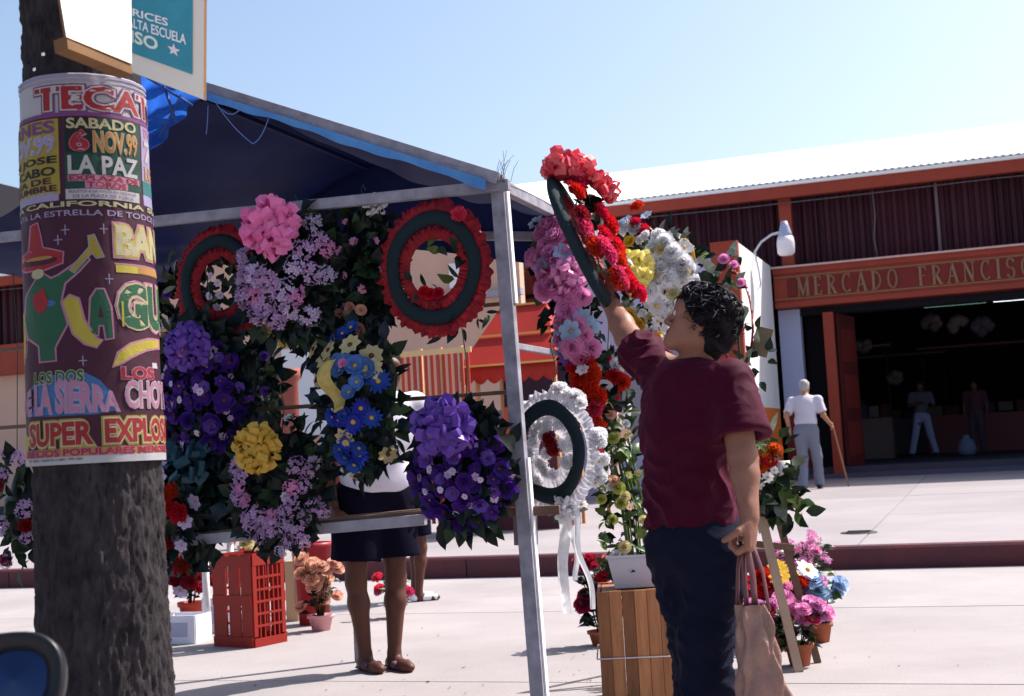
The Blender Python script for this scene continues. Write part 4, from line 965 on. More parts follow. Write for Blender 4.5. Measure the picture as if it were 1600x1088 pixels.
flowers(o, 'daisy', 'cream', B([(567, 541), (523, 545), (498, 588), (602, 580), (555, 683), (557, 740), (612, 712), (500, 560), (515, 560), (600, 560), (490, 540)]), .043, .12, .17, .3, eye=eye_b)
flowers(o, 'ruffle', 'rosy', B([(567, 571)]), .022, .17, .17, .3)
c = MB()
def yr(a, b):
    k = a * 8; seg = min(7, int(k)); f = k - seg; pp = [(536, 565), (530, 580), (530, 595), (535, 608), (543, 618), (549, 628), (552, 636), (553, 640), (553, 642)]
    x = pp[seg][0] + (pp[seg + 1][0] - pp[seg][0]) * f + (b - .5) * 26 * (1 - .4 * a); z = pp[seg][1] + (pp[seg + 1][1] - pp[seg][1]) * f - (b - .5) * 6
    return ((x - 565) * s, -.12 - .02 * math.sin(a * 9) - .015 * math.sin(b * 3.1), (625 - z) * s)
c.grid(yr, 20, 6); c.build('ribbon', mat('ribbon_ycream', (.70, .55, .18), .4, trans=.25, noise_=(30, .4, (.5, .36, .1))), o)
# yellow bow arrangement
o, s = arr_root('flower_arrangement', 'lilac blossom arrangement with large yellow bow, above the red plastic crate', 'flower arrangement', 438, 755, TS - .03)
backing(o, .17, .23, y=.05); leaves(o, 210, .22, .28, .075, ['ovate', 'lobed', 'long'], ['dark', 'dark', 'dark', 'mid'], thick=.09, y0=.01); hook(o, .2, .4)
bow(o, (-.005, -.13, .14), .098, 'yellow', 46, 8, wd=.3, m_=mat('ribbon_gold', (.74, .50, .10), .38, trans=.3, noise_=(14, .5, (.60, .34, .04))))
B = lambda pts: px_list(o, 438, 755, s, pts)
flowers(o, 'cluster', 'lilac', B([(378, 728), (372, 750), (382, 772), (395, 740), (400, 805), (392, 822), (420, 800), (440, 812), (430, 825), (485, 730), (500, 738), (492, 760), (475, 785), (500, 790), (515, 800), (465, 800), (488, 806), (455, 845), (470, 830), (410, 835)]), .036, .1, .19, .24)
flowers(o, 'cluster', 'rosy', B([(388, 760), (478, 762), (510, 785), (445, 800), (400, 778), (380, 815)]), .028, .11, .19, .24)
flowers(o, 'cluster', 'lilac_pale', B([(374, 715), (505, 725), (440, 858), (480, 845), (460, 820)]), .028, .11, .19, .24)
flowers(o, 'daisy', 'white', B([(462, 655), (468, 775)]), .024, .1, .19, .24)
# dark teal ribboned arrangement lower left
o, s = arr_root('flower_arrangement', 'dark teal leafy arrangement with wide satin ribbons, low beside the tree trunk', 'flower arrangement', 318, 740, TS + .05)
backing(o, .20, .24, y=.06); leaves(o, 160, .22, .28, .085, ['ovate', 'lobed', 'long'], ['dark', 'blue', 'dark'], thick=.08, y0=.02); hook(o, .2, .5)
bow(o, (-.02, -.07, .04), .11, 'blue', 12, 14, wd=.40, m_=mat('ribbon_teal', (.03, .085, .12), .35, trans=.2, noise_=(10, .5, (.02, .06, .08))))
flowers(o, 'trumpet', 'lilac_pale', px_list(o, 318, 740, s, [(322, 782), (262, 730), (300, 700)]), .035, .08, .19, .22)
# red and lilac bunch at the far left edge of the stall
o, s = arr_root('flower_arrangement', 'red blossoms mixed with pale lilac ones, touching the right edge of the trunk', 'flower arrangement', 277, 800, TS - .02)
backing(o, .12, .22, y=.06); leaves(o, 120, .15, .28, .07, ['ovate', 'long'], ['dark', 'dark', 'mid'], thick=.07, y0=.02); hook(o, .2, .45)
B = lambda pts: px_list(o, 277, 800, s, pts)
flowers(o, 'ruffle', 'red', B([(270, 775), (285, 790), (268, 800), (290, 768), (300, 800), (258, 785)]), .042, .08, .13, .24)
flowers(o, 'ruffle', 'dred', B([(278, 845), (290, 880), (262, 860), (300, 905), (275, 905)]), .038, .06, .13, .24)
flowers(o, 'trumpet', 'lilac_pale', B([(262, 725), (270, 748), (262, 835), (300, 850), (258, 870), (310, 815), (285, 920)]), .036, .08, .13, .26)
# purple arrangement by the pole
o, s = arr_root('flower_arrangement', 'round purple arrangement with a purple bow and drooping leaves, low beside the stall pole', 'flower arrangement', 728, 728, TS - .05)
backing(o, .15, .18, y=.05); leaves(o, 130, .20, .22, .085, ['ovate', 'lobed'], dk, thick=.1, y0=.01); hook(o, .2, .55)
leaves(o, 14, .13, .05, .085, ['ovate'], dk + ['mid'], cz=-.205, thick=.03, droop=1.6)
leaves(o, 10, .04, .14, .09, ['ovate'], dk, cx=.185, thick=.03)
bow(o, (-.02, -.14, .14), .115, 'violet', 48, 12, wd=.3)
B = lambda pts: px_list(o, 728, 728, s, pts)
flowers(o, 'poppy', 'purple', sample(24, 0, -.04, .19, .18, 18), .040, .09, .2, .22, eye=eye_b, var=.3)
flowers(o, 'rose', 'purple', sample(12, 0, -.04, .185, .18, 12), .028, .11, .2, .22, var=.35)
flowers(o, 'trumpet', 'purple', sample(24, 0, -.04, .21, .2, 6), .035, .10, .2, .22, var=.4)
flowers(o, 'trumpet', 'lilac', sample(9, 0, -.05, .19, .18), .022, .13, .2, .22, var=.4)
flowers(o, 'poppy', 'violet', sample(9, 0, -.05, .17, .16), .030, .13, .2, .22, eye=eye_b)
flowers(o, 'daisy', 'lilac_pale', sample(8, .0, -.08, .16, .1), .016, .15, .2, .22); flowers(o, 'rose', 'rosy', [(-.015, .165)], .024, .24, .2, .22)
# white wreath on the side of the stall
o, s = arr_root('wreath', 'white wreath with a dark green oval ring and white tails, right of the pole', 'wreath', 863, 706, Y=5.25, ang=AXA - R(14))
ruffle_ring(o, .185, .24, .86, 1.0, white_v, 13, amp=.016, n=300); foam_ring(o, .163, .030, .84, 1.05, green_v, y=-.03); ruffle_ring(o, .07, .145, .84, 1.05, white_v, 14, amp=.012, n=240)
flowers(o, 'ruffle', 'white', sample(16, 0, 0, .10, .125), .027, .02, .2, .2)
flowers(o, 'ruffle', 'dred', [(.02, .055), (.045, .01), (.03, .03)], .03, .03, .2, .2)
for k in range(22):
    a = random.uniform(-1.2, 1.5); put(o, fmesh('ruffle' if k % 3 else 'daisy', 'white'), 'flower', (.215 * math.cos(a), random.uniform(-.02, .03), .25 * math.sin(a)), (math.cos(a), -.6, math.sin(a)), random.uniform(.02, .034))
leaves(o, 14, .06, .06, .05, ['ovate'], ['lit', 'grey'], cx=.05, cz=-.22, y0=.02); hook(o, .24, .45)
bow(o, (.07, -.03, -.22), .06, 'white', 14, 6, wd=.2)
for k, (dx, dl, ln, wd_) in enumerate(((.045, 0, .40, .055), (.10, .06, .38, .03), (.075, .03, .27, .03))):
    c = MB(); c.grid(lambda a, b: (dx + dl * b + (a - .5) * wd_ * (1 - .25 * b) + .004 * math.sin(b * 11), -.04 + .018 * math.sin(b * 7 + k * 2) + .008 * math.cos(a * 6), -.22 - ln * b), 6, 24)
    c.build('ribbon_tail', mat('ribbon_white', (.72, .72, .80), .4, trans=.4), o)
# pink strand on the side beam
o, s = arr_root('flower_arrangement', 'long hanging strand of pink blossoms under a pink ribbon bow, right of the stall pole', 'flower arrangement', 885, 445, Y=5.65)
B = lambda pts: px_list(o, 885, 445, s, pts)
leaves(o, 110, .13, .30, .06, ['ovate', 'lobed'], ['dark', 'mid', 'dark', 'blue'], thick=.06, y0=.02); backing(o, .07, .26, y=.05)
flowers(o, 'rose', 'rosy', B([(868, 355), (885, 345), (880, 375), (898, 370), (862, 385), (875, 400), (838, 398), (850, 405), (905, 400), (862, 428), (895, 440), (872, 448), (885, 462), (905, 455), (915, 440), (860, 455), (912, 420), (890, 420), (900, 478), (918, 470), (895, 490), (880, 340), (856, 362)]), .05, .08, .14, .3)
flowers(o, 'ruffle', 'hot', B([(850, 388), (880, 430), (905, 385)]), .032, .1, .14, .3)
flowers(o, 'trumpet', 'pblue', B([(893, 400), (906, 350), (845, 345), (858, 418)]), .042, .11, .14, .3)
bow(o, (.03, -.08, .04), .10, 'rosy', 22, 21, wd=.3)
leaves(o, 22, .03, .07, .05, ['ovate'], ['mid', 'lit'], cx=-.07, cz=.20); hook(o, .27, .33)
# violet and rose bunch below it
o, s = arr_root('flower_arrangement', 'bunch of rose-pink and bluish blossoms between the pink strand and the red cascade', 'flower arrangement', 905, 530, Y=5.62)
B = lambda pts: px_list(o, 905, 530, s, pts); backing(o, .07, .13, y=.04)
leaves(o, 60, .10, .17, .06, ['ovate'], ['dark', 'blue', 'mid'], thick=.05, y0=.02)
flowers(o, 'rose', 'rosy', B([(888, 505), (915, 512), (925, 528), (905, 545), (930, 548), (915, 560), (880, 530)]), .046, .08, .1, .16)
flowers(o, 'trumpet', 'pblue', B([(905, 520), (895, 545), (920, 500), (885, 515), (932, 515)]), .046, .09, .1, .16); hook(o, .1, .3)
flowers(o, 'daisy', 'violet', B([(878, 500), (900, 562), (890, 560)]), .036, .09, .1, .16)
# red cascade
o, s = arr_root('flower_arrangement', 'narrow cascade of shiny red blossoms ending in a red tail, beside the white wreath', 'flower arrangement', 925, 620, Y=5.58)
B = lambda pts: px_list(o, 925, 620, s, pts); leaves(o, 46, .07, .2, .05, ['ovate'], ['dark', 'mid'], thick=.04, y0=.02); hook(o, .18, .4)
flowers(o, 'ruffle', 'red', B([(908, 570), (925, 565), (915, 590), (935, 585), (910, 610), (930, 608), (920, 628), (940, 622), (928, 645), (915, 640), (932, 662)]), .045, .05, .08, .2)
flowers(o, 'ruffle', 'hot', B([(905, 590), (935, 640), (925, 660)]), .036, .06, .08, .2); flowers(o, 'trumpet', 'white', B([(922, 580), (905, 630)]), .03, .08, .08, .2)
c = MB(); c.grid(lambda a, b: ((a - .5) * .07 * (1 - .3 * b) + .01 + .02 * b, -.05 + .02 * math.sin(b * 8 + a * 5), -.05 - .19 * b + .006 * math.sin(a * 12)), 10, 20); c.build('ribbon_tail', mat('ribbon_red_shiny', (.62, .02, .05), .2, trans=.3, noise_=(60, .6, (.35, .01, .02)), bump=(80, .6)), o)
# red-white bunch left of the woman
o, s = arr_root('flower_arrangement', 'red and white bunch with white satin tails, right beside the raised arm of the woman', 'flower arrangement', 950, 600, Y=5.8)
B = lambda pts: px_list(o, 958, 600, s, pts); backing(o, .05, .12, y=.04); leaves(o, 50, .10, .17, .055, ['ovate', 'long'], ['dark', 'mid'], thick=.05, y0=.02)
flowers(o, 'rose', 'red', B([(962, 565), (950, 590), (975, 590), (948, 605), (972, 620), (965, 640), (985, 600), (940, 575)]), .036, .06, .1, .16)
flowers(o, 'rose', 'white', B([(945, 560), (940, 580), (960, 608), (985, 640), (978, 575), (955, 625)]), .038, .07, .1, .16); hook(o, .15, .4)
for k, (x0, z0_, ln, wd_) in enumerate(((-.02, -.08, .42, .06), (.03, -.1, .34, .05), (.055, -.12, .2, .05))):
    c = MB(); c.grid(lambda a, b: (x0 + (a - .5) * wd_ * (1 + .3 * math.sin(b * 5 + k)) + .012 * math.sin(b * 6 + k), -.01 + .02 * math.sin(a * 7 + b * 4), z0_ - ln * b), 10, 20)
    c.build('ribbon_tail', mat('ribbon_cream', (.80, .72, .72), .45, trans=.45), o)
c = MB(); c.tube([(-.03, .0, -.48), (-.03, 0, -.58)], .009, 8); c.build('tassel', mat('tassel', (.5, .2, .05), .7), o)
# white arrangement with yellow bow behind the raised one
o, s = arr_root('flower_arrangement', 'big white blossom arrangement with a lemon yellow bow, behind the woman\'s head', 'flower arrangement', 1035, 440, Y=5.75)
B = lambda pts: px_list(o, 1035, 440, s, pts); backing(o, .13, .22, y=.07); leaves(o, 130, .19, .28, .055, ['ovate', 'long'], ['dark', 'mid', 'lit', 'grey'], thick=.07, y0=.03)
flowers(o, 'ruffle', 'white', B([(1020, 370), (1040, 372), (1060, 385), (1030, 392), (1052, 402), (1072, 405), (1035, 412), (1060, 420), (1085, 425), (1040, 432), (1075, 440), (1055, 440), (1095, 445), (1030, 450), (1045, 458), (1068, 455), (1020, 475), (1040, 480), (1010, 490), (1030, 500), (1060, 480), (1015, 515), (1040, 515), (1050, 500), (1010, 375), (985, 350), (1000, 355)]), .034, .1, .19, .27, var=.4)
leaves(o, 60, .16, .24, .045, ['ovate', 'long'], ['dark', 'mid', 'grey'], thick=.13, y0=-.02)
flowers(o, 'daisy', 'white', sample(22, .05, -.01, .12, .2), .034, .12, .19, .27, var=.35)
flowers(o, 'rose', 'cream', B([(1045, 395), (1078, 432), (1030, 430), (1060, 465), (1020, 500)]), .032, .11, .19, .27)
flowers(o, 'rose', 'white', B([(1075, 420), (1050, 385), (1025, 460), (1085, 455), (1045, 425), (1062, 402)]), .042, .11, .19, .27)
flowers(o, 'rose', 'yellow', B([(995, 455), (985, 490), (1000, 505), (1025, 525), (990, 375)]), .035, .08, .19, .27)
flowers(o, 'ruffle', 'red', B([(1005, 320), (1000, 345), (1012, 358)]), .034, .04, .19, .27); flowers(o, 'trumpet', 'pblue', B([(985, 340), (1000, 352), (1018, 335), (975, 345)]), .038, .05, .19, .27)
bow(o, (-.085, -.16, .03), .10, 'yellow', 40, 31, wd=.34, m_=mat('ribbon_lemon', (.88, .72, .12), .35, trans=.45, noise_=(14, .5, (.85, .78, .34))))
c = MB()
for k in range(3):
    c.tube([(.06 + k * .012, -.05, .10 + k * .01), (.08 + k * .01, -.06, .15), (.12, -.06, .16), (.145, -.05, .13), (.15, -.04, .07)], .004, 5, flat=2.5)
c.build('ribbon_loop', mat('ribbon_gold', (.7, .5, .1)), o)
# twiggy arrangement with red ring behind her head
o, s = arr_root('wreath', 'leafy wreath with a red rim and pale variegated leaves, just right of the woman\'s hair', 'wreath', 1150, 500, Y=5.6)
ruffle_ring(o, .18, .20, .36, 1.05, red_v, 33, n=200)
leaves(o, 26, .10, .30, .065, ['ovate', 'long'], ['mid', 'grey', 'dark', 'lit'], cx=-.06, thick=.05, ring=.45); 
for (a, b) in ((1135, 395), (1120, 410), (1150, 405), (1125, 430), (1145, 445), (1160, 470), (1175, 520), (1190, 545), (1165, 575), (1190, 560), (1180, 590), (1140, 425)):
    x, z = ((a - 1150) * s, (500 - b) * s); leaves(o, 3, .03, .03, .06, ['ovate'], ['mid', 'grey', 'dark'], cx=x, cz=z, thick=.02)
flowers(o, 'rose', 'rosy', px_list(o, 1150, 500, s, [(1140, 405), (1165, 445), (1155, 415)]), .026, .03, .17, .3)
c = MB(); c.box((.10, .01, -.10), (.07, .012, .12), Matrix.Rotation(R(18), 3, 'Y')); c.build('card', mat('brown_card', (.16, .13, .08), .7), o)
c = MB(); c.tube([(0, .03, .1), (0, .03, -.9)], .006, 6); c.build('stake', wire_m, o)
# the wreath she lifts
ctr = P(912, 385, 4.72)
hw = thing('held_wreath', 'red wreath seen edge-on with a glossy red bow on top, held up by the woman', 'wreath', ctr)
upv = Vector((-.36, .06, .917)).normalized(); nr = Vector((.90, -.24, .36)); nr = (nr - upv * nr.dot(upv)).normalized(); sd = upv.cross(nr) * -1
hw.rotation_mode = 'QUATERNION'; hw.rotation_quaternion = Matrix((sd, -nr, upv)).transposed().to_quaternion()
if Matrix((sd, -nr, upv)).determinant() < 0:
    sd = -sd; hw.rotation_quaternion = Matrix((sd, -nr, upv)).transposed().to_quaternion()
foam_ring(hw, .205, .045, .85, 1.12, green_v, y=.0, flat=.5); ruffle_ring(hw, .12, .18, .85, 1.12, red_v, 35, n=240)
SX = math.copysign(1, 1)
hf = [(.02 + random.uniform(-.03, .05), -(.06 + .05 * math.sin(k)), .19 - .05 * k) for k in range(9)]
for k in range(20):
    a = random.uniform(0, 6.28); put(hw, fmesh('ruffle', random.choice(['red', 'red', 'hot', 'dred'])), 'flower', (.17 * math.cos(a), -.045 - random.uniform(0, .04), .21 * math.sin(a)), (.3 * math.cos(a), -1, .3 * math.sin(a)), random.uniform(.032, .048))
for k in range(9): put(hw, fmesh('ruffle', 'red'), 'flower', (random.uniform(-.09, .09), -.08 - random.uniform(0, .03), .12 - k * .045), (random.uniform(-.4, .4), -1, 0), random.uniform(.035, .05))
for k in range(7): put(hw, fmesh('trumpet', 'white'), 'flower', (random.uniform(-.1, .1), -.06, random.uniform(-.2, .16)), (random.uniform(-.4, .4), -1, 0), .022)
leaves(hw, 60, .16, .24, .05, ['ovate', 'round'], ['dark', 'mid', 'grey'], thick=.07, y0=-.035)
bow(hw, (.0, -.05, .25), .105, 'red', 46, 41, (0, -.55, .85), wd=.30, m_=mat('ribbon_red_gloss', (.58, .018, .03), .16, trans=.35, noise_=(12, .6, (.76, .09, .13)), spec=.9))
bow(hw, (.02, -.13, .16), .075, 'red', 22, 42, (0, -1, .3), wd=.3, m_=MC['ribbon_red_gloss'])
# orange arrangement on an easel behind her
o, s = arr_root('flower_arrangement', 'orange and white flowers with long green leaves on the easel behind the woman', 'flower arrangement', 1200, 745, Y=6.3)
B = lambda pts: px_list(o, 1200, 745, s, pts); backing(o, .08, .12, y=.05); leaves(o, 70, .14, .24, .09, ['ovate', 'long'], ['mid', 'dark', 'lit', 'grey'], thick=.05)
for (a, b) in ((1225, 780), (1238, 795), (1245, 785), (1250, 800), (1222, 805), (1235, 810), (1215, 795), (1205, 775), (1225, 760), (1212, 760), (1180, 700), (1210, 700)):
    leaves(o, 3, .02, .02, .09, ['ovate'], ['mid', 'lit', 'dark'], cx=(a - 1200) * s, cz=(745 - b) * s, thick=.01)
flowers(o, 'rose', 'orange', B([(1185, 712), (1205, 718), (1215, 705), (1195, 730)]), .042, .06, .13, .2); flowers(o, 'poppy', 'red', B([(1210, 722), (1190, 722)]), .034, .08, .13, .2)
flowers(o, 'daisy', 'white', B([(1170, 700), (1190, 755), (1215, 735), (1205, 745)]), .026, .08, .13, .2)
c = MB(); c.lathe([(0, -.06), (.03, -.06), (.034, .06), (0, .06)], 12, (.075, -.02, .01)); c.build('candle_cup', white_paint, o)
ez = thing('easel', 'bare wooden display easel leaning behind the woman', 'easel', (0, 0, 0))
for (a, b, w_) in (((1148, 560, 6.5), (1268, 1000, 6.35), .032), ((1140, 600, 6.45), (1222, 940, 6.2), .04), ((1140, 560, 6.5), (1150, 985, 6.9), .03)):
    c = MB(); A = P(*a); Bq = P(*b); d = Bq - A; A2 = A; B2 = A + d * ((A.z) / (A.z - Bq.z)); B2.z = 0.0
    c.beam(A2, B2, w_, .02, (0, 1, 0)); c.build('leg', wood_b if w_ < .035 else mat('easel_wood', (.45, .33, .24), .7, noise_=(6, .5, (.3, .2, .14))), ez)
c = MB(); c.beam(P(1160, 735, 6.38), P(1205, 742, 6.38), .03, .02, (0, 1, 0)); c.build('crossbar', wood_b, ez)
c = MB(); c.beam(P(1180, 850, 6.32), P(1240, 856, 6.32), .03, .02, (0, 1, 0)); c.build('crossbar', wood_b, ez)

for px, py, rx, rz, lb in ((292, 520, .2, .34, 'dark leafy spray hanging at the back of the stall, left-most behind the violet flowers'), (400, 600, .15, .30, 'dark leafy spray at the back of the stall between the violet and blue flowers'),
        (515, 500, .17, .30, 'dark leafy spray at the back of the stall behind the cream daisies'), (300, 800, .2, .28, 'dark leafy spray hanging low at the back of the stall beside the trunk')):
    o, s = arr_root('leafy_spray', lb, 'flower arrangement', px, py, TBk - .25)
    leaves(o, 130 if rx > .1 else 40, rx, rz, .1, ['ovate', 'lobed', 'long'], ['dark', 'dark', 'blue', 'mid'], thick=.1, y0=.02); backing(o, rx * .7, rz * .75, y=.06); hook(o, rz * .7, max(rz + .1, 2.02 - o.location.z))
    flowers(o, 'rose', 'violet', sample(5, 0, 0, rx * .8, rz * .8), .03, .06, rx, rz); flowers(o, 'daisy', 'lilac_pale', sample(5, 0, 0, rx * .8, rz * .8), .024, .06, rx, rz)
o, s = arr_root('flower_arrangement', 'pale lilac and red blossoms just visible at the left side of the trunk', 'flower arrangement', 22, 800, TS + .5)
leaves(o, 60, .14, .3, .08, ['ovate'], ['dark', 'mid'], thick=.06, y0=.02); backing(o, .1, .2, y=.05); flowers(o, 'cluster', 'lilac', sample(9, 0, 0, .13, .28), .04, .06, .14, .3); flowers(o, 'ruffle', 'dred', sample(4, 0, -.05, .12, .2), .04, .06, .14, .3); hook(o, .25, 1.3)
fp = thing('fallen_petals', 'scattered petals and leaf scraps on the street below the stall', 'petals', (0, 0, 0), kind='stuff')
for nm, mm, cnt, sd_ in (('petal', PC['rosy'], 26, 1), ('petal', PC['violet'], 12, 2), ('leaf_scrap', LM['mid'], 40, 3), ('petal', PC['dred'], 12, 4)):
    rn = random.Random(sd_); c = MB()
    for k in range(cnt):
        s_, t_ = rn.gauss(-2.1, 1.0), rn.gauss(6.2, .9)
        if t_ > 8.3: continue
        p_ = ST(s_, t_, .005); a = rn.uniform(0, 6.28); r = rn.uniform(.005, .013); e1 = Vector((math.cos(a), math.sin(a), rn.uniform(0, .3))) * r; e2 = Vector((-math.sin(a), math.cos(a), rn.uniform(-.0, .3))) * r * .6
        c.add([p_ - e1, p_ - e2, p_ + e1, p_ + e2 + Vector((0, 0, .002))], [(0, 1, 2, 3)])
    o = c.build(nm, mm, fp); o['kind'] = 'stuff'
# ------------------------------------------------------------------ pots, crates and buckets on the ground
def pot(o, r, h, m_, n=20, lip=True):
    c = MB(); c.lathe([(0, 0), (r * .68, 0), (r * .92, h * .8), (r * (1.05 if lip else .95), h * .8), (r * 1.08, h), (r * .95, h), (r * .88, h * .88), (0, h * .86)], n); return c.build('pot', m_, o)
def potted(label, px, py, h_px, w_px, pots, specs, nl, lm, potc=None, name='potted_flowers', z=0.0, gp=None, kinds=('ovate', 'round')):
    g_ = gp if gp is not None else G(px, py, z); s = g_.y / FPX; o = thing(name, label, 'potted plant', g_)
    r = pots[0] * s; h = pots[1] * s; pot(o, r, h, potc or terra)
    H = h_px * s; Wd = w_px * s / 2
    c = MB(); rn = random.Random(px)
    for k in range(14):
        x, y = rn.uniform(-Wd, Wd) * .8, rn.uniform(-Wd, Wd) * .6; c.tube([(x * .15, y * .15, h * .8), (x * .6, y * .6, h + (H - h) * .5), (x, y, H * rn.uniform(.75, .95))], .0028, 5)
    c.build('stem', MC['leaf_mid'], o)
    for _ in range(nl):
        a = random.uniform(0, 6.28); rr = random.uniform(.1, 1); zz = random.uniform(h * .8, H * .92); w_ = Wd * (.5 + .5 * (zz - h) / max(.01, H - h))
        p = Vector((math.cos(a) * rr * w_, math.sin(a) * rr * w_ * .8, zz)); out = Vector((math.cos(a), math.sin(a), random.uniform(-.3, .7))).normalized()
        nrm = Vector((random.uniform(-.5, .5), -.5, 1)); nrm = (nrm - out * nrm.dot(out)).normalized()
        me_obj('leaf', lmesh(random.choice(kinds), random.choice(lm)), o, p, Matrix((out, nrm.cross(out), nrm)).transposed().to_quaternion(), random.uniform(.045, .075))
    for kind, colr, n, size, (zlo, zhi), eye in specs:
        for _ in range(int(n * 1.5)):
            a = random.uniform(0, 6.28); rr = math.sqrt(random.random()); zz = random.uniform(zlo, zhi) * H
            put(o, fmesh(kind, colr, eye), 'flower', (math.cos(a) * rr * Wd, math.sin(a) * rr * Wd * .7, zz), (math.cos(a) * .5, -.7, .9), size * random.uniform(.95, 1.35))
    return o
potted('low pot of pink cyclamen with a terracotta pot, front-most of the flowers at the right', 1250, 1040, 95, 92, (22, 34), [('rose', 'rosy', 11, .042, (.72, 1.05), None), ('poppy', 'hot', 2, .032, (.7, .95), None)], 46, ['mid', 'lit', 'dark'])
potted('pot of light blue and pink flowers at the right edge of the plant group', 1282, 1003, 100, 74, (20, 30), [('rose', 'pblue', 9, .042, (.7, 1.0), None), ('rose', 'rosy', 5, .038, (.8, 1.1), None)], 44, ['lit', 'mid', 'dark'])
potted('pot with yellow, white and red daisies in the middle of the plant group', 1228, 1012, 118, 84, (20, 30), [('daisy', 'yellow', 3, .045, (.9, 1.05), None), ('daisy', 'white', 3, .05, (.85, 1.0), None), ('ruffle', 'red', 5, .045, (.6, .9), None), ('ruffle', 'rosy', 3, .036, (.6, .9), None)], 44, ['mid', 'dark'])
potted('tall bushy plant with small pink blossoms at the back of the plant group', 1268, 985, 145, 92, (20, 26), [('cluster', 'rosy', 9, .032, (.6, 1.02), None), ('rose', 'rosy', 4, .03, (.5, .9), None)], 170, ['mid', 'lit', 'mid'], kinds=('long', 'ovate'))
potted('pot of red and orange flowers half hidden behind the shopping bag', 1172, 1015, 112, 66, (20, 30), [('ruffle', 'red', 7, .04, (.7, 1.02), None), ('ruffle', 'orange', 3, .036, (.6, .95), None), ('rose', 'rosy', 4, .034, (.5, .8), None)], 44, ['mid', 'grey', 'dark'])
potted('pot of mixed pink and magenta flowers between the bag and the cyclamen', 1205, 1042, 92, 60, (18, 28), [('rose', 'rosy', 6, .036, (.7, 1.05), None), ('rose', 'magenta', 3, .034, (.7, 1), None), ('daisy', 'white', 2, .034, (.8, 1.), None)], 40, ['mid', 'dark'])
potted('peach-coloured roses in a pink pot on the ground left of the barefoot legs', 502, 985, 108, 64, (20, 24), [('rose', 'peach', 15, .046, (.3, 1.05), None)], 34, ['dark', 'mid'], mat('pink_pot', (.62, .32, .34), .6))
potted('small pot of rose-red flowers right of the legs in shorts', 618, 965, 62, 52, (17, 22), [('ruffle', 'hot', 6, .035, (.6, 1.0), None), ('ruffle', 'rosy', 3, .03, (.6, 1), None)], 34, ['mid', 'dark', 'lit'], white_paint)
potted('sprawling plant with dark magenta blossoms, left of the wooden crate', 940, 1008, 135, 74, (20, 22), [('rose', 'magenta', 16, .042, (.25, 1.0), None), ('rose', 'rosy', 4, .034, (.5, 1.02), None)], 90, ['dark', 'mid', 'dark'])
potted('small white pot with mauve blossoms behind the red crate', 395, 905, 60, 60, (18, 26), [('rose', 'cream', 6, .05, (.6, 1), None), ('ruffle', 'orange', 2, .04, (.5, .9), None)], 24, ['mid'], white_paint)
potted('dark red flowers in a red pot left of the plastic crate', 300, 975, 120, 70, (20, 34), [('ruffle', 'dred', 9, .045, (.4, 1), None), ('ruffle', 'red', 3, .04, (.5, 1), None)], 50, ['dark'], mat('red_pot', (.42, .05, .03), .5))
# wooden crate with bucket and tall plant
cy = G(1000, 1096); cr = thing('wooden_crate', 'varnished slatted wooden crate standing on end beside the woman', 'crate', cy, (0, 0, R(-4)))
sc_ = cy.y / FPX; cw, ch_, cd = 112 * sc_, 176 * sc_, .36
for sy in (-1, 1):
    n = 6
    for k in range(n):
        c = MB(); w_ = cw / n * (.985 - .05 * random.random()); c.box((-cw / 2 + cw * (k + .5) / n, sy * cd / 2, ch_ / 2 + random.uniform(-.003, .003)), (w_, .012 + .003 * random.random(), ch_)); c.build('slat', pine, cr, bevel=.0015)
for sx in (-1, 1):
    for k in range(5):
        c = MB(); c.box((sx * (cw / 2 - .008), -cd / 2 + cd * (k + .5) / 5, ch_ / 2), (.012, cd / 5 * .88, ch_ - .01)); c.build('slat', pine, cr, bevel=.0015)
for sx in (-1, 1):
    for sy in (-1, 1):
        c = MB(); c.box((sx * (cw / 2 - .03), sy * (cd / 2 - .025), ch_ / 2), (.03, .03, ch_ - .02)); c.build('corner_post', pine, cr)
c = MB(); c.box((0, 0, ch_ - .012), (cw - .04, cd - .04, .012)); c.build('top_board', pine, cr)
c = MB(); zb_ = ch_ * .44
for a, b in (((-cw / 2 - .012, -cd / 2 - .012), (cw / 2 + .012, -cd / 2 - .012)), ((cw / 2 + .012, -cd / 2 - .012), (cw / 2 + .012, cd / 2 + .012)), ((cw / 2 + .012, cd / 2 + .012), (-cw / 2 - .012, cd / 2 + .012)), ((-cw / 2 - .012, cd / 2 + .012), (-cw / 2 - .012, -cd / 2 - .012))):
    c.tube([(a[0], a[1], zb_), (b[0], b[1], zb_)], .003, 5)
c.build('binding_wire', mat('binding', (.6, .55, .58), .5), cr)
bk = thing('bucket', 'pale tray-like bucket with a tall yellow-green flower stand on the wooden crate', 'bucket', cy + Vector((.03, 0, ch_ + .0)))
c = MB(); c.lathe([(0, .0), (.11, 0), (.135, .12), (.145, .125), (.143, .135), (.125, .13), (.1, .02), (0, .02)], 4, sx=1.25, sy=1.0); o_ = c.build('bucket_body', mat('pale_bucket', (.46, .44, .50), .5), bk, rot=(0, 0, R(45 - 8)))
for p_ in o_.data.polygons: p_.use_smooth = False
c = MB(); c.box((0, 0, .0), (.01, .01, .01)); 
tp = thing('tall_plant', 'tall slim spray of yellow-green leaves and cream blossoms rising from the bucket', 'potted plant', cy + Vector((.03, 0, ch_ + .02)))
c = MB()
for k in range(10):
    x = random.uniform(-.04, .04); c.tube([(x, 0, 0), (x * 1.4 - .01, random.uniform(-.03, .03), .3), (x * 1.5 - .06, random.uniform(-.03, .03), random.uniform(.5, .68))], .004, 5)
c.build('stem', LM['lit'], tp)
s = cy.y / FPX; z_of = lambda py: (1096 - py) * s - ch_ - .02
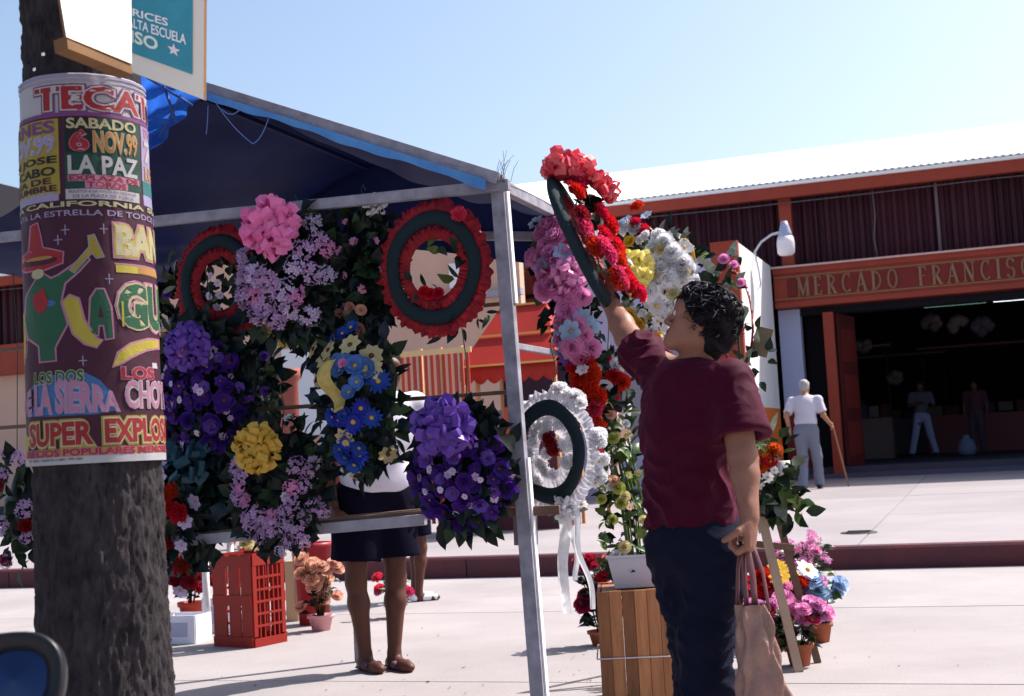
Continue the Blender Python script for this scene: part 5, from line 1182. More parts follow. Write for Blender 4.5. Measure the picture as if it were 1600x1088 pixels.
for k in range(230):
    f = random.random(); zz = .02 + .74 * f; cx_ = -.045 - .035 * f; w_ = .11 * (1 - .35 * f)
    out = Vector((random.uniform(-1, 1), random.uniform(-1, .3), random.uniform(-.2, 1.2))).normalized(); nrm = Vector((random.uniform(-.5, .5), -.8, .6)); nrm = (nrm - out * nrm.dot(out)).normalized()
    me_obj('leaf', lmesh(random.choice(['ovate', 'long']), random.choice(['lit', 'lit', 'mid', 'dark'])), tp, (cx_ + random.uniform(-w_, w_), random.uniform(-.06, .06), zz), Matrix((out, nrm.cross(out), nrm)).transposed().to_quaternion(), random.uniform(.04, .075))
for k in range(26):
    f = random.random(); put(tp, fmesh(random.choice(['rose', 'daisy']), random.choice(['cream', 'lime', 'white', 'peach'])), 'flower', (-.045 - .035 * f + random.uniform(-.09, .09), -.06, .04 + .7 * f), (random.uniform(-.5, .5), -1, .5), random.uniform(.018, .032))
# red plastic crate
rc = G(392, 1006); s = rc.y / FPX
pc = thing('plastic_crate', 'tall red slotted plastic crate under the flowers near the tree', 'crate', rc, (0, 0, R(-34)))
rp = mat('red_plastic', (.28, .020, .014), .35, trans=.08, noise_=(3, .4, (.27, .02, .016)))
w1_, w2_, hh = .32, .26, 140 * s
def lattice(parent, L, H, pos, rot, nx, nz):
    fr = []
    def bar(x, z, sx, sz, nm='bar', t=.012):
        c = MB(); c.box((x, 0, z), (sx, t, sz)); c.build(nm, rp, parent, pos, rot)
    bar(0, .025, L, .05, 'rim', .018); bar(0, H - .035, L, .07, 'rim', .02); bar(-L / 2 + .015, H / 2, .03, H - .12, 'rim', .016); bar(L / 2 - .015, H / 2, .03, H - .12, 'rim', .016)
    for k in range(1, nz): bar(0, .05 + (H - .12) * k / nz, L - .06, .014, t=.014)
    for k in range(1, nx): bar(-L / 2 + .015 + (L - .03) * k / nx, H / 2 - .01, .009, H - .12)
def solidside(parent, L, H, pos, rot):
    for k, (x, w_) in enumerate(((-L * .33, L * .33), (0.02, L * .25), (L * .36, L * .27))):
        c = MB(); c.box((x, 0, H / 2), (w_, .01, H)); c.build('side_panel', rp, parent, pos, rot)
    for z in (.03, H * .5, H - .04):
        c = MB(); c.box((0, -.004, z), (L, .02, .06)); c.build('rim', rp, parent, pos, rot)
solidside(pc, w1_, hh, (0, -w2_ / 2, 0), (0, 0, 0)); solidside(pc, w1_, hh, (0, w2_ / 2, 0), (0, 0, math.pi))
lattice(pc, w2_, hh, (w1_ / 2, 0, 0), (0, 0, math.pi / 2), 6, 6); lattice(pc, w2_, hh, (-w1_ / 2, 0, 0), (0, 0, -math.pi / 2), 6, 6)
c = MB(); c.box((0, 0, .012), (w1_, w2_, .01)); c.build('bottom', rp, pc)
# white metal table and boxes behind the trunk
tl = G(325, 1000); wt = thing('white_table', 'small white pipe-legged table between the trunk and the red plastic crate', 'table', tl)
for dx, dy in ((0, 0), (-.75, .1), (.05, .5), (-.7, .6)):
    c = MB(); c.tube([(dx, dy, 0), (dx, dy, .66)], .022, 10); c.build('leg', white_paint, wt)
c = MB(); c.box((-.32, .3, .68), (.95, .7, .035)); c.build('tabletop', wood_w, wt)
for (px, py, w_, h, col, lb) in ((290, 1003, .26, .17, (.74, .72, .80), 'white open box on the ground against the trunk'), (352, 985, .22, .22, (.72, .70, .76), 'white carton half behind the red plastic crate'), (468, 968, .09, .40, (.52, .36, .22), 'narrow brown plank box right of the red plastic crate')):
    q = G(px, py); o = thing('box' if px != 468 else 'plank', lb, 'box' if px != 468 else 'plank', q, (0, 0, R(-20)))
    m_ = mat('carton_%d' % px, col, .8); c = MB(); t = .008
    c.box((0, -.09, h / 2), (w_, t, h)); c.box((0, .09, h / 2), (w_, t, h)); c.box((-w_ / 2, 0, h / 2), (t, .172, h)); c.box((w_ / 2, 0, h / 2), (t, .172, h)); c.box((0, 0, t), (w_ - .01, .17, t)); c.build('carton', m_, o)
    c = MB(); c.box((0, -.096, h * .5), (w_ * .6, .003, h * .5)); c.build('panel', mat('panel_grey', (.40, .40, .55), .8) if px != 468 else m_, o)
q = G(492, 975); rb = thing('red_bin', 'deep red bin standing behind the peach roses', 'bin', q)
c = MB(); c.lathe([(0, 0), (.10, 0), (.135, .5), (.145, .5), (.145, .53), (.12, .53), (.1, .05), (0, .05)], 20); c.build('bin_body', mat('bin_red', (.30, .02, .03), .4), rb)
# ------------------------------------------------------------------ people: smooth distance-field bodies meshed with surface nets
def V(*a): return np.array(a, dtype=np.float64)
def cap(a, b, ra, rb, k=.02, flat=None, sub=False): return dict(t='c', a=np.array(a, float), b=np.array(b, float), ra=ra, rb=rb, k=k, flat=flat, sub=sub)
def ell(c, r, ax=None, k=.02, sub=False): return dict(t='e', c=np.array(c, float), r=np.array(r, float), ax=np.array(ax if ax is not None else np.eye(3), float), k=k, sub=sub)
def cut(p, n, rad): return dict(t='p', c=np.array(p, float), n=np.array(n, float) / np.linalg.norm(n), rad=rad)
def sdf(prims, h):
    lo = np.full(3, 1e9); hi = -lo
    for p in prims:
        if p['t'] == 'p' or p.get('sub'): continue
        if p['t'] == 'c': pts = [p['a'] - p['ra'], p['a'] + p['ra'], p['b'] - p['rb'], p['b'] + p['rb']]
        else: m_ = max(p['r']); pts = [p['c'] - m_, p['c'] + m_]
        for q in pts: lo = np.minimum(lo, q); hi = np.maximum(hi, q)
    lo -= 3 * h + .01; hi += 3 * h + .01
    n = np.ceil((hi - lo) / h).astype(int) + 1
    F = np.full(n, .06, np.float32)
    for p in prims:
        if p['t'] == 'c': a = np.minimum(p['a'] - p['ra'], p['b'] - p['rb']); b = np.maximum(p['a'] + p['ra'], p['b'] + p['rb'])
        elif p['t'] == 'e': m_ = max(p['r']); a = p['c'] - m_; b = p['c'] + m_
        else: a = p['c'] - p['rad']; b = p['c'] + p['rad']
        mg = 0 if p['t'] == 'p' else .05
        i0 = np.maximum(0, np.floor((a - mg - lo) / h).astype(int)); i1 = np.minimum(n, np.ceil((b + mg - lo) / h).astype(int) + 1)
        if (i1 <= i0).any(): continue
        sl = tuple(slice(i0[k], i1[k]) for k in range(3))
        X, Y, Z = [(lo[k] + h * np.arange(i0[k], i1[k])).astype(np.float32) for k in range(3)]
        X = X[:, None, None]; Y = Y[None, :, None]; Z = Z[None, None, :]
        S = F[sl]
        if p['t'] == 'p':
            dd = (X - p['c'][0]) * p['n'][0] + (Y - p['c'][1]) * p['n'][1] + (Z - p['c'][2]) * p['n'][2]
            inr = (X - p['c'][0]) ** 2 + (Y - p['c'][1]) ** 2 + (Z - p['c'][2]) ** 2 < p['rad'] ** 2
            F[sl] = np.where(inr, np.maximum(S, dd), S); continue
        if p['t'] == 'c':
            ab = p['b'] - p['a']; L2 = max(1e-9, ab.dot(ab))
            dx, dy, dz_ = X - p['a'][0], Y - p['a'][1], Z - p['a'][2]
            t = np.clip((dx * ab[0] + dy * ab[1] + dz_ * ab[2]) / L2, 0, 1)
            ex, ey, ez_ = dx - t * ab[0], dy - t * ab[1], dz_ - t * ab[2]
            q2 = ex * ex + ey * ey + ez_ * ez_; sc_ = 1
            if p['flat'] is not None:
                w_, f = p['flat']; w_ = np.array(w_, float) / np.linalg.norm(w_); cw = ex * w_[0] + ey * w_[1] + ez_ * w_[2]
                q2 = q2 + cw * cw * (1 / (f * f) - 1); sc_ = min(1, f)
            d = (np.sqrt(q2) - (p['ra'] + (p['rb'] - p['ra']) * t)) * sc_
        else:
            dx, dy, dz_ = X - p['c'][0], Y - p['c'][1], Z - p['c'][2]; A = p['ax']; r = p['r']
            k0 = 0; k1 = 0
            for j in range(3):
                c_ = dx * A[j][0] + dy * A[j][1] + dz_ * A[j][2]; k0 = k0 + (c_ / r[j]) ** 2; k1 = k1 + (c_ / r[j] ** 2) ** 2
            k0 = np.sqrt(k0); k1 = np.sqrt(k1); d = k0 * (k0 - 1) / np.maximum(k1, 1e-6)
        k = max(p['k'], 1e-4)
        if p['sub']:
            hh_ = np.clip(.5 - .5 * (S + d) / k, 0, 1); F[sl] = S * (1 - hh_) - d * hh_ + k * hh_ * (1 - hh_)
        else:
            hh_ = np.clip(.5 + .5 * (S - d) / k, 0, 1); F[sl] = S * (1 - hh_) + d * hh_ - k * hh_ * (1 - hh_)
    return F, lo
def nets(F, lo, h):
    S = (F < 0); n = np.array(F.shape) - 1
    cnt = np.zeros(n, np.int8)
    for i in (0, 1):
        for j in (0, 1):
            for k in (0, 1): cnt += S[i:n[0] + i, j:n[1] + j, k:n[2] + k]
    act = np.argwhere((cnt > 0) & (cnt < 8)); idx = np.full(n, -1, np.int32); idx[tuple(act.T)] = np.arange(len(act))
    cor = [(i, j, k) for i in (0, 1) for j in (0, 1) for k in (0, 1)]
    val = np.stack([F[act[:, 0] + c[0], act[:, 1] + c[1], act[:, 2] + c[2]] for c in cor], 1)
    acc = np.zeros((len(act), 3)); num = np.zeros(len(act))
    for x in range(8):
        for y in range(x + 1, 8):
            cx, cy_ = np.array(cor[x]), np.array(cor[y])
            if abs(cx - cy_).sum() != 1: continue
            a, b = val[:, x], val[:, y]; m_ = (a < 0) != (b < 0); t = np.where(m_, a / np.where(m_, a - b, 1), 0)
            acc += np.where(m_[:, None], cx + (cy_ - cx) * t[:, None], 0); num += m_
    v = lo + h * (act + acc / num[:, None]); faces = []
    for ax in range(3):
        o = [0, 0, 0]; o[ax] = 1; A = S[:S.shape[0] - o[0], :S.shape[1] - o[1], :S.shape[2] - o[2]]; B = S[o[0]:, o[1]:, o[2]:]
        e = np.argwhere(A != B); b1, b2 = [(1, 2), (2, 0), (0, 1)][ax]
        e = e[(e[:, b1] > 0) & (e[:, b2] > 0) & (e[:, b1] < n[b1]) & (e[:, b2] < n[b2])]
        def g_(d1, d2):
            q = e.copy(); q[:, b1] -= d1; q[:, b2] -= d2; return idx[tuple(q.T)]
        quad = np.stack([g_(1, 1), g_(0, 1), g_(0, 0), g_(1, 0)], 1); ins = A[tuple(e.T)]
        quad[~ins] = quad[~ins][:, ::-1]; faces.append(quad)
    f = np.concatenate(faces); f = f[(f >= 0).all(1)]; return v, f
def body_mesh(name, prims, h, m_, parent, origin, disp=None, colour=None):
    F, lo = sdf(prims, h); v, f = nets(F, lo, h)
    v = v - np.array(origin)
    if disp is not None:
        # vertex normals
        a, b, c = v[f[:, 0]], v[f[:, 1]], v[f[:, 2]]; fn = np.cross(b - a, c - a); nn = np.zeros_like(v)
        for k in range(4): np.add.at(nn, f[:, k], fn)
        nn /= np.maximum(1e-9, np.linalg.norm(nn, axis=1))[:, None]; v = v + nn * disp(v + np.array(origin))[:, None]
    me = bpy.data.meshes.new(name); me.vertices.add(len(v)); me.vertices.foreach_set('co', v.astype(np.float32).ravel())
    me.loops.add(len(f) * 4); me.loops.foreach_set('vertex_index', f.astype(np.int32).ravel())
    me.polygons.add(len(f)); me.polygons.foreach_set('loop_start', np.arange(0, len(f) * 4, 4, dtype=np.int32))
    me.polygons.foreach_set('use_smooth', np.ones(len(f), bool)); me.update(calc_edges=True); me.validate()
    me.materials.append(m_); return me_obj(name, me, parent)
def nrm_(v): v = np.array(v, float); return v / np.linalg.norm(v)
def hand_prims(w, d, pn, th_side, curl, s=1.0, k=.004):
    """w wrist, d direction of the hand, pn palm normal, th_side side on which the thumb sits"""
    w = np.array(w, float); d = nrm_(d); pn = np.array(pn, float); pn = nrm_(pn - d * pn.dot(d)); sd = np.array(th_side, float); sd = nrm_(sd - d * sd.dot(d) - pn * sd.dot(pn))
    pr = [cap(w - d * .02 * s, w + d * .03 * s, .026 * s, .03 * s, .02, (pn, .62)), ell(w + d * .05 * s, (.048 * s, .042 * s, .016 * s), [d, sd, pn], .014)]
    for i, (off, L, r) in enumerate(((.029, .074, .0088), (.010, .082, .0092), (-.010, .077, .0088), (-.028, .061, .0078))):
        p = w + d * (.082 - .003 * abs(i - 1)) * s + sd * off * s; pr.append(cap(p - d * .03 * s, p, r * s, r * s, .008)); dirn = d.copy(); a = 0
        for j, fr in enumerate((.45, .31, .24)):
            a += R(curl * (1.0, 1.1, .7)[j] + 3 * i); dirn = d * math.cos(a) + pn * math.sin(a); q = p + dirn * L * fr * s; pr.append(cap(p, q, r * (1 - .07 * j) * s, r * (.93 - .1 * j) * s, k)); p = q
    p = w + d * .02 * s + sd * .026 * s + pn * .006 * s
    dirn = nrm_(d * .55 + sd * .75 + pn * .35); q = p + dirn * .036 * s; pr.append(cap(p, q, .014 * s, .0105 * s, .012)); d2 = nrm_(d * .9 + sd * (.25 if curl < 40 else -.25) + pn * (.4 + curl / 60)); q2 = q + d2 * .030 * s; pr.append(cap(q, q2, .0105 * s, .0092 * s, .004)); q3 = q2 + nrm_(d2 + pn * .3 - sd * .3) * .022 * s; pr.append(cap(q2, q3, .0092 * s, .0078 * s, .004))
    return pr
def head_prims(O, f, u, H, neck_to=None, nr=.055, female=False, k=.5):
    """O chin-level origin under the cranium centre, f face direction, u head up"""
    O = np.array(O, float); f = nrm_(f); u = np.array(u, float); u = nrm_(u - f * f.dot(u)); s = np.cross(f, u)
    Q = lambda x, y, z: O + (s * x + f * y + u * z) * H; A = [s, f, u]
    E = lambda x, y, z, a, b, c, kk=.1, sub=False: ell(Q(x, y, z), (a * H, b * H, c * H), A, kk * H, sub)
    K = lambda p, q, a, b, kk=.06: cap(Q(*p), Q(*q), a * H, b * H, kk * H)
    pr = [E(0, -.06, .65, .315, .40, .335), E(0, .13, .42, .245, .235, .34, .14), E(0, .18, .20, .19, .20, .15, .12)]
    for sx in (-1, 1):
        pr += [K((sx * .03, .30, .09), (sx * .205, -.02, .26), .075, .07, .1), E(sx * .14, .235, .36, .10, .10, .11, .12)]
    pr += [E(0, .325, .065, .085, .075, .065, .09), E(0, .30, .20, .13, .085, .09, .1)]
    pr += [E(0, .33, .62, .20, .07, .12, .14), K((-.17, .315, .565), (.17, .315, .565), .03, .03, .08)]
    for sx in (-1, 1): pr += [E(sx * .135, .405, .495, .075, .065, .05, .06, True)]
    for sx in (-1, 1): pr += [E(sx * .125, .335, .49, .062, .062, .055, .025), K((sx * .19, .35, .505), (sx * .07, .385, .51), .012, .012, .02)]
    pr += [K((0, .36, .54), (0, .452, .37), .030, .045, .045), E(0, .452, .345, .058, .05, .042, .03)]
    for sx in (-1, 1): pr += [E(sx * .055, .42, .335, .034, .042, .03, .025)]
    pr += [K((-.055, .385, .232), (.055, .385, .232), .026, .026, .03), K((-.045, .375, .178), (.045, .375, .178), .030, .030, .03), E(0, .415, .206, .10, .05, .0075, .015, True)]
    for sx in (-1, 1): pr += [E(sx * .325, -.02, .44, .035, .085, .125, .03), E(sx * .36, -.005, .46, .022, .045, .07, .02, True)]
    if neck_to is not None: pr += [cap(Q(0, -.10, .22), neck_to, .215 * H, nr * 1.18, .05)]
    return pr, Q, (s, f, u)
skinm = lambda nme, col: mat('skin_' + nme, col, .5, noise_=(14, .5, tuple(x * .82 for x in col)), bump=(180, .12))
def wr(seed, amp, fr=(9, 9, 9)):
    def f(v):
        o = np.zeros(len(v)); rn = np.random.RandomState(seed)
        for k in range(7):
            w = rn.normal(size=3) * np.array(fr) * (1 + .35 * k); o += np.sin(v @ w + rn.uniform(0, 6) + 1.4 * np.sin(v @ (rn.normal(size=3) * 6) + k)) / (1 + .35 * k)
        o = 1 - np.abs(o / 2.2); return amp * (o - .5)
    return f
def folds(items):
    """soft cloth folds: (centre, radius, across-direction, wavelength, amplitude)"""
    def f(v):
        o = np.zeros(len(v))
        for i, (c_, rad, w, wl, am) in enumerate(items):
            w = nrm_(w); x = v - np.array(c_, float); m_ = np.exp(-(x ** 2).sum(1) / (rad * rad)); q = np.cross(w, [.3, .5, .8]); q = nrm_(q); r_ = np.cross(w, q)
            warp = .35 * wl * np.sin(x @ q * 2 * np.pi / (wl * 3.1) + i) + .3 * wl * np.sin(x @ r_ * 2 * np.pi / (wl * 2.3) + 2 * i)
            ph = (x @ w + warp) * 2 * np.pi / wl; am2 = .6 + .4 * np.sin(x @ q * 2 * np.pi / (wl * 4.3) + i * 1.7)
            o += am * am2 * m_ * (1 - 2 * np.abs(np.sin(ph / 2)) ** .8)
        return o
    return f
def limb_leg(hip, kn, an, s=1.0, k=.03):
    hip, kn, an = [np.array(x, float) for x in (hip, kn, an)]; m1 = hip + (kn - hip) * .35; c1 = kn + (an - kn) * .3
    back = None
    return [cap(hip, m1, .088 * s, .080 * s, k), cap(m1, kn, .080 * s, .052 * s, k), cap(kn, c1, .052 * s, .054 * s, k), cap(c1, an, .054 * s, .034 * s, k)]
def foot(an, d, s=1.0):
    an = np.array(an, float); d = nrm_(d); h = np.array([an[0], an[1], .035 * s]); t = h + d * .155 * s; t[2] = .026 * s
    hl = h - d * .045 * s; hl[2] = .032 * s
    return [cap(an, h, .034 * s, .034 * s, .02), cap(hl, h, .032 * s, .036 * s, .02), cap(h, t, .038 * s, .030 * s, .02), cap(t - d * .03 * s, t + d * .02 * s, .035 * s, .024 * s, .015, ((0, 0, 1), .75))]
def hair_strands(parent, Q, n, H, reg, m_, seed, L=.14, name='hair_curls', curl=1.0):
    rn = random.Random(seed); c = MB(); k = 0
    while k < n:
        d = Vector((rn.gauss(0, 1), rn.gauss(0, 1), rn.gauss(0, 1))).normalized()
        if not reg(d): continue
        k += 1; r = rn.uniform(.98, 1.14); p = Vector((d.x * .345 * r, -.06 + d.y * .43 * r, .64 + d.z * .375 * r))
        tg = d.orthogonal().normalized(); tg.rotate(Quaternion(d, rn.uniform(0, 6.28))); tg = (tg + Vector((0, 0, -.5))).normalized(); bn = d.cross(tg).normalized(); pts = []
        ln = L * rn.uniform(.6, 1.9); ph = rn.uniform(0, 6)
        for i in range(6):
            t = i / 5; a = t * 3.6 * curl + ph; pts.append(p + tg * ln * t + (d * math.cos(a) + bn * math.sin(a)) * .035 * curl + d * .03 * math.sin(math.pi * t))
        wp = [Vector(Q(q.x, q.y, q.z)) - Vector(parent.location) for q in pts]; wd_ = bn * .0034 * (H / .22); vs = []
        for i, q in enumerate(wp): w_ = wd_ * (1 - .7 * i / 5); vs += [q - w_, q + w_]
        c.add(vs, [(2 * i, 2 * i + 1, 2 * i + 3, 2 * i + 2) for i in range(5)], rn.choice([0, 0, 1]), True)
    o = c.build(name, m_, parent); o['kind'] = 'stuff'; return o

# ---------- the woman reaching up
def A3(v): return np.array([v.x, v.y, v.z])
WO = G(1095, 1216); wo_ = thing('person', 'woman in maroon top and dark trousers reaching up with a wreath, bag in other hand', 'person', WO)
PX = lambda x, y, Y: A3(P(x, y, Y))
Hh = .216; hf_ = nrm_((-.92, .14, .36)); hu_ = nrm_((.38, .02, .93))
nb = PX(1090, 588, 4.27)
hp, HQ, HA = head_prims(PX(1078, 553, 4.2), hf_, hu_, Hh, nb, .056)
sL, eL, wL = PX(1140, 600, 4.10), PX(1161, 716, 4.02), PX(1171, 808, 3.95)
sR, eR, wR = PX(1028, 575, 4.33), PX(981, 527, 4.53), PX(949, 464, 4.68)
fw = nrm_((-.78, -.62, 0)); lt = nrm_((.62, -.78, 0)); up = V(0, 0, 1)
ch = PX(1078, 655, 4.22); wa = PX(1078, 760, 4.22); pv = PX(1086, 845, 4.22)
hipL = pv + lt * .085 - up * .05; hipR = pv - lt * .085 - up * .05
knL = PX(1104, 1000, 4.16); knR = PX(1090, 1005, 4.28); anL = PX(1110, 1175, 4.18); anR = PX(1094, 1175, 4.32)
TA = [lt, fw, up]
skin_w = skinm('tan', (.26, .115, .078))
pr = list(hp) + [cap(nb, nb - up * .05, .066, .085, .04), cap(nb - up * .03, sL, .05, .052, .04), cap(nb - up * .02, sR, .05, .052, .04),
     ell(ch, (.155, .105, .17), TA, .05), ell(wa, (.13, .10, .14), TA, .05), ell(pv, (.135, .10, .12), TA, .05),
     cap(sL, eL, .054, .043, .03), cap(eL, eL + (wL - eL) * .3, .042, .041, .02), cap(eL + (wL - eL) * .3, wL, .041, .027, .02),
     cap(sR, eR, .052, .043, .03), cap(eR, eR + (wR - eR) * .3, .043, .041, .02), cap(eR + (wR - eR) * .3, wR, .041, .026, .02)]
pr += limb_leg(hipL, knL, anL, .86) + limb_leg(hipR, knR, anR, .86) + foot(anL, (-.8, -.6, 0)) + foot(anR, (-.8, -.6, 0))
pr += hand_prims(wL, (-.05, -.05, -1), (-.75, .35, 0), (-.5, -.8, 0), 62, 1.05)
pr += hand_prims(wR, nrm_((-.12, .12, 1)), (-.35, .85, .2), (.9, .3, .1), 48, 1.0)
body_mesh('body', pr, .0042, skin_w, wo_, A3(WO))
# top
mar = mat('maroon_cloth', (.048, .0025, .015), .7, noise_=(8, .5, (.036, .002, .011)), bump=(240, .2), spec=.06)
slL = eL + (eL - sL) * -.30; slR = sR + (eR - sR) * .50
dL = nrm_(eL - sL); dR = nrm_(eR - sR)
slv = [cap(nb - up * .055, sL + up * .0, .06, .068, .04), cap(nb - up * .055, sR, .06, .066, .04),
    cap(sL - dL * .0, slL + lt * .012, .072, .092, .03), cap(sR, slR + dR * .03, .066, .084, .03),
    ell(slL + dL * .075 + lt * .012, (.078, .078, .11), [nrm_(np.cross(dL, up) + 1e-6), nrm_(np.cross(dL, np.cross(dL, up))), dL], .006, True),
    cut(slL + dL * .012, dL, .25), 
    ell(slR + dR * .085, (.070, .070, .11), [nrm_(np.cross(dR, up)), nrm_(np.cross(dR, np.cross(dR, up))), dR], .006, True), cut(slR + dR * .015, dR, .25)]
shirt = slv + [ell(ch + up * .035, (.172, .124, .165), TA, .05), ell(ch - up * .05 + fw * .03, (.154, .120, .11), TA, .05), ell(wa + fw * .01, (.148, .128, .17), TA, .06), ell(pv + up * .055, (.152, .128, .13), TA, .05),
    cut(V(pv[0], pv[1], PX(1080, 822, 4.2)[2]), -up, .34),
    ell(nb + fw * .035 - up * .012, (.075, .075, .07), TA, .008, True), cap(nb + up * .03, nb + up * .2, .085, .12, .004, sub=True)]
_w = wr(3, .009, (5, 5, 4)); _w2 = wr(5, .004, (16, 16, 9))
_f = folds([(sR + dR * .05, .14, np.cross(dR, fw) + dR * .4, .045, .011), (ch + up * .10 - lt * .12, .13, (.5, .2, .8), .05, .009), (ch + lt * .10 + fw * .05, .15, (.75, .3, -.6), .07, .006),
    (wa + up * .02, .18, (.4, .3, .8), .07, .010), (wa - up * .06 - lt * .1, .2, lt + up * .2, .085, .012), (wa - up * .08 + lt * .12, .2, lt * .8 + fw * .6 - up * .2, .07, .008), (sL + dL * .10, .10, dL * .5 + lt, .05, .006), (ch + up * .08 + lt * .16, .08, (.2, .1, .9), .035, .006)])
body_mesh('top', shirt, .006, mar, wo_, A3(WO), lambda v: _w(v) + _w2(v) + _f(v))
mar.node_tree.nodes['Principled BSDF'].inputs['Sheen Weight'].default_value = .10; mar.node_tree.nodes['Principled BSDF'].inputs['Sheen Tint'].default_value = (.9, .25, .45, 1)
nav = mat('navy_cloth', (.008, .009, .024), .8, noise_=(10, .5, (.005, .006, .017)), bump=(220, .2), spec=.06)
tro = [ell(pv - up * .01, (.158, .126, .13), TA, .05), ell(pv - up * .05 - fw * .05, (.13, .085, .10), TA, .05), cap(hipL, knL, .100, .083, .05), cap(hipR, knR, .098, .083, .05), cap(knL, anL - V(0, 0, .02), .085, .088, .03), cap(knR, anR - V(0, 0, .02), .085, .088, .03), cap(pv + up * .02, pv + up * .09, .142, .138, .03, (fw, .8)),
    cut(anL + up * .0, -up, .16), cut(anR, -up, .16)]
_w3 = wr(8, .008, (5, 5, 7)); _f3 = folds([(hipL - up * .08, .16, (.3, .2, .9), .06, .007), (hipR - up * .1, .14, (-.4, .2, .9), .055, .007), (knL, .15, (.35, 0, .9), .05, .010), (knR, .15, (-.3, .1, .9), .055, .009), (knL - up * .25, .2, (.5, .2, .8), .07, .008), ((hipL + knL) / 2, .16, lt + up * .3, .07, .006)])
body_mesh('trousers', tro, .007, nav, wo_, A3(WO), lambda v: _w3(v) + _f3(v))
for an in (anL, anR):
    fd = nrm_((-.8, -.6, 0)); h0 = V(an[0], an[1], .03)
    body_mesh('shoe', [cap(h0 - fd * .05, h0 + fd * .05, .042, .044, .02), cap(h0 + fd * .05, h0 + fd * .16, .044, .036, .02, ((0, 0, 1), .8)), cut(V(h0[0], h0[1], .004), -up, .3)], .007, black, wo_, A3(WO))
hairm = mat('hair_dark', (.009, .007, .009), .75, spec=.08, noise_=(22, .5, (.016, .012, .015))); hairg = mat('hair_grey', (.30, .275, .30), .65, spec=.1)
E_ = lambda x, y, z, a, b, c, kk=.1, sub=False: ell(HQ(x, y, z), (a * Hh, b * Hh, c * Hh), HA, kk * Hh, sub)
hr = [E_(0, -.10, .70, .36, .43, .345), E_(0, -.28, .50, .34, .27, .36), E_(0, -.30, .24, .25, .17, .2, .1), E_(0, .16, .86, .28, .20, .15, .1),
      E_(.30, -.06, .50, .08, .17, .22), E_(-.30, -.06, .50, .08, .17, .22), E_(0, .50, .42, .30, .30, .40, .03, True)]
_h = wr(21, .022, (30, 30, 30)); body_mesh('hair', hr, .0055, hairm, wo_, A3(WO), _h)
def regh(d): return not (d.y > .42 and d.z < .40) and d.z > -.85 and not (d.y > .05 and d.z < -.25)
hair_strands(wo_, HQ, 3600, Hh, regh, [hairm, hairm], 5)
hair_strands(wo_, HQ, 900, Hh, lambda d: regh(d) and d.z > .35, [hairg, hairm], 6, name='grey_curls')
hair_strands(wo_, HQ, 90, Hh, lambda d: regh(d) and d.z < .3, [hairg, hairg], 7, name='grey_curls')
def eye(parent, HQ, HA, H, sx, org):
    c = MB(); ctr_ = HQ(sx * .128, .352, .492) - org; s_, f_, u_ = HA; n_ = 14; rad = .052 * H; vs = []; fs = []
    o = MB(); o.lathe([(.001, rad), (rad * .42, rad * .9)], 12, mi=2); o.lathe([(rad * .42, rad * .9), (rad * .8, rad * .6), (rad, 0)], 12, mi=0)
    e = o.build('eye', [mat('eye_white', (.6, .55, .5), .2), black, mat('iris_brown', (.03, .012, .008), .15)], parent, tuple(ctr_)); e.rotation_mode = 'QUATERNION'; e.rotation_quaternion = Vector(f_).to_track_quat('Z', 'Y')
    b = MB(); b.tube([Vector(HQ(sx * x, y, z) - org) for x, y, z in ((.05, .402, .585), (.12, .392, .61), (.2, .345, .59))], [.006 * H / .22, .006 * H / .22, .003], 5, flat=.5); b.build('eyebrow', hairm, parent)
for sx in (-1, 1): eye(wo_, HQ, HA, Hh, sx, A3(WO))
c = MB(); c.tube([Vector(HQ(x, y, z) - A3(WO)) for x, y, z in ((-.08, .385, .222), (-.04, .413, .226), (0, .42, .222), (.04, .413, .226), (.08, .385, .222))], .0035, 6, flat=.8); c.tube([Vector(HQ(x, y, z) - A3(WO)) for x, y, z in ((-.06, .385, .190), (0, .41, .184), (.06, .385, .190))], .0035, 6); c.build('lips', mat('lips', (.30, .09, .08), .4), wo_)
# shopping bag
hd = Vector(wL) + Vector((0, -.005, -.075)); bgq = P(1188, 1008, 3.98); bag = thing('shopping_bag', 'crumpled mauve and tan patterned shopping bag hanging from the woman\'s hand by long straps', 'bag', hd)
bagm = mat('bag_print', (.30, .185, .135), .45, noise_=(26, .4, (.24, .12, .11)), bump=(30, .9)); strm = mat('bag_strap', (.10, .035, .05), .6, noise_=(8, .5, (.16, .07, .07), (1, 1, .3)))
def bl(px, py, Y=3.98): return P(px, py, Y) - hd
c = MB()
def bg_(a, b):
    th = a * 2 * math.pi; w_ = .045 + .050 * b + .004 * math.sin(b * 9); d_ = .022 + .030 * math.sin(min(1, b * 1.15) * math.pi * .5)
    cx = bl(1170 + 22 * b, 945 + 175 * b); k = .006 * math.sin(9 * th + 6 * b) + .005 * math.sin(5 * th - 11 * b) + .004 * math.sin(17 * b + 3 * th)
    return cx + Vector((math.copysign(abs(math.cos(th)) ** .6, math.cos(th)) * (w_ * .84 + k) + .008, math.copysign(abs(math.sin(th)) ** .6, math.sin(th)) * (d_ + k), 0))
c.grid(bg_, 48, 22); c.add([bg_(k / 48, 1) for k in range(48)], [tuple(range(48))]); c.build('bag_body', bagm, bag)
for pts, w_ in ((((1158, 845), (1153, 890), (1152, 945)), .010), (((1166, 850), (1176, 900), (1180, 950)), .016), (((1174, 845), (1192, 895), (1202, 955)), .009), (((1160, 850), (1163, 900), (1168, 960)), .013)):
    c = MB(); q = [bl(x, y, 3.97 + .01 * i) for i, (x, y) in enumerate(pts)]; q = [q[0], q[0].lerp(q[1], .5), q[1], q[1].lerp(q[2], .5), q[2]]; c.tube(q, w_, 8, flat=.3); c.build('strap', strm, bag)

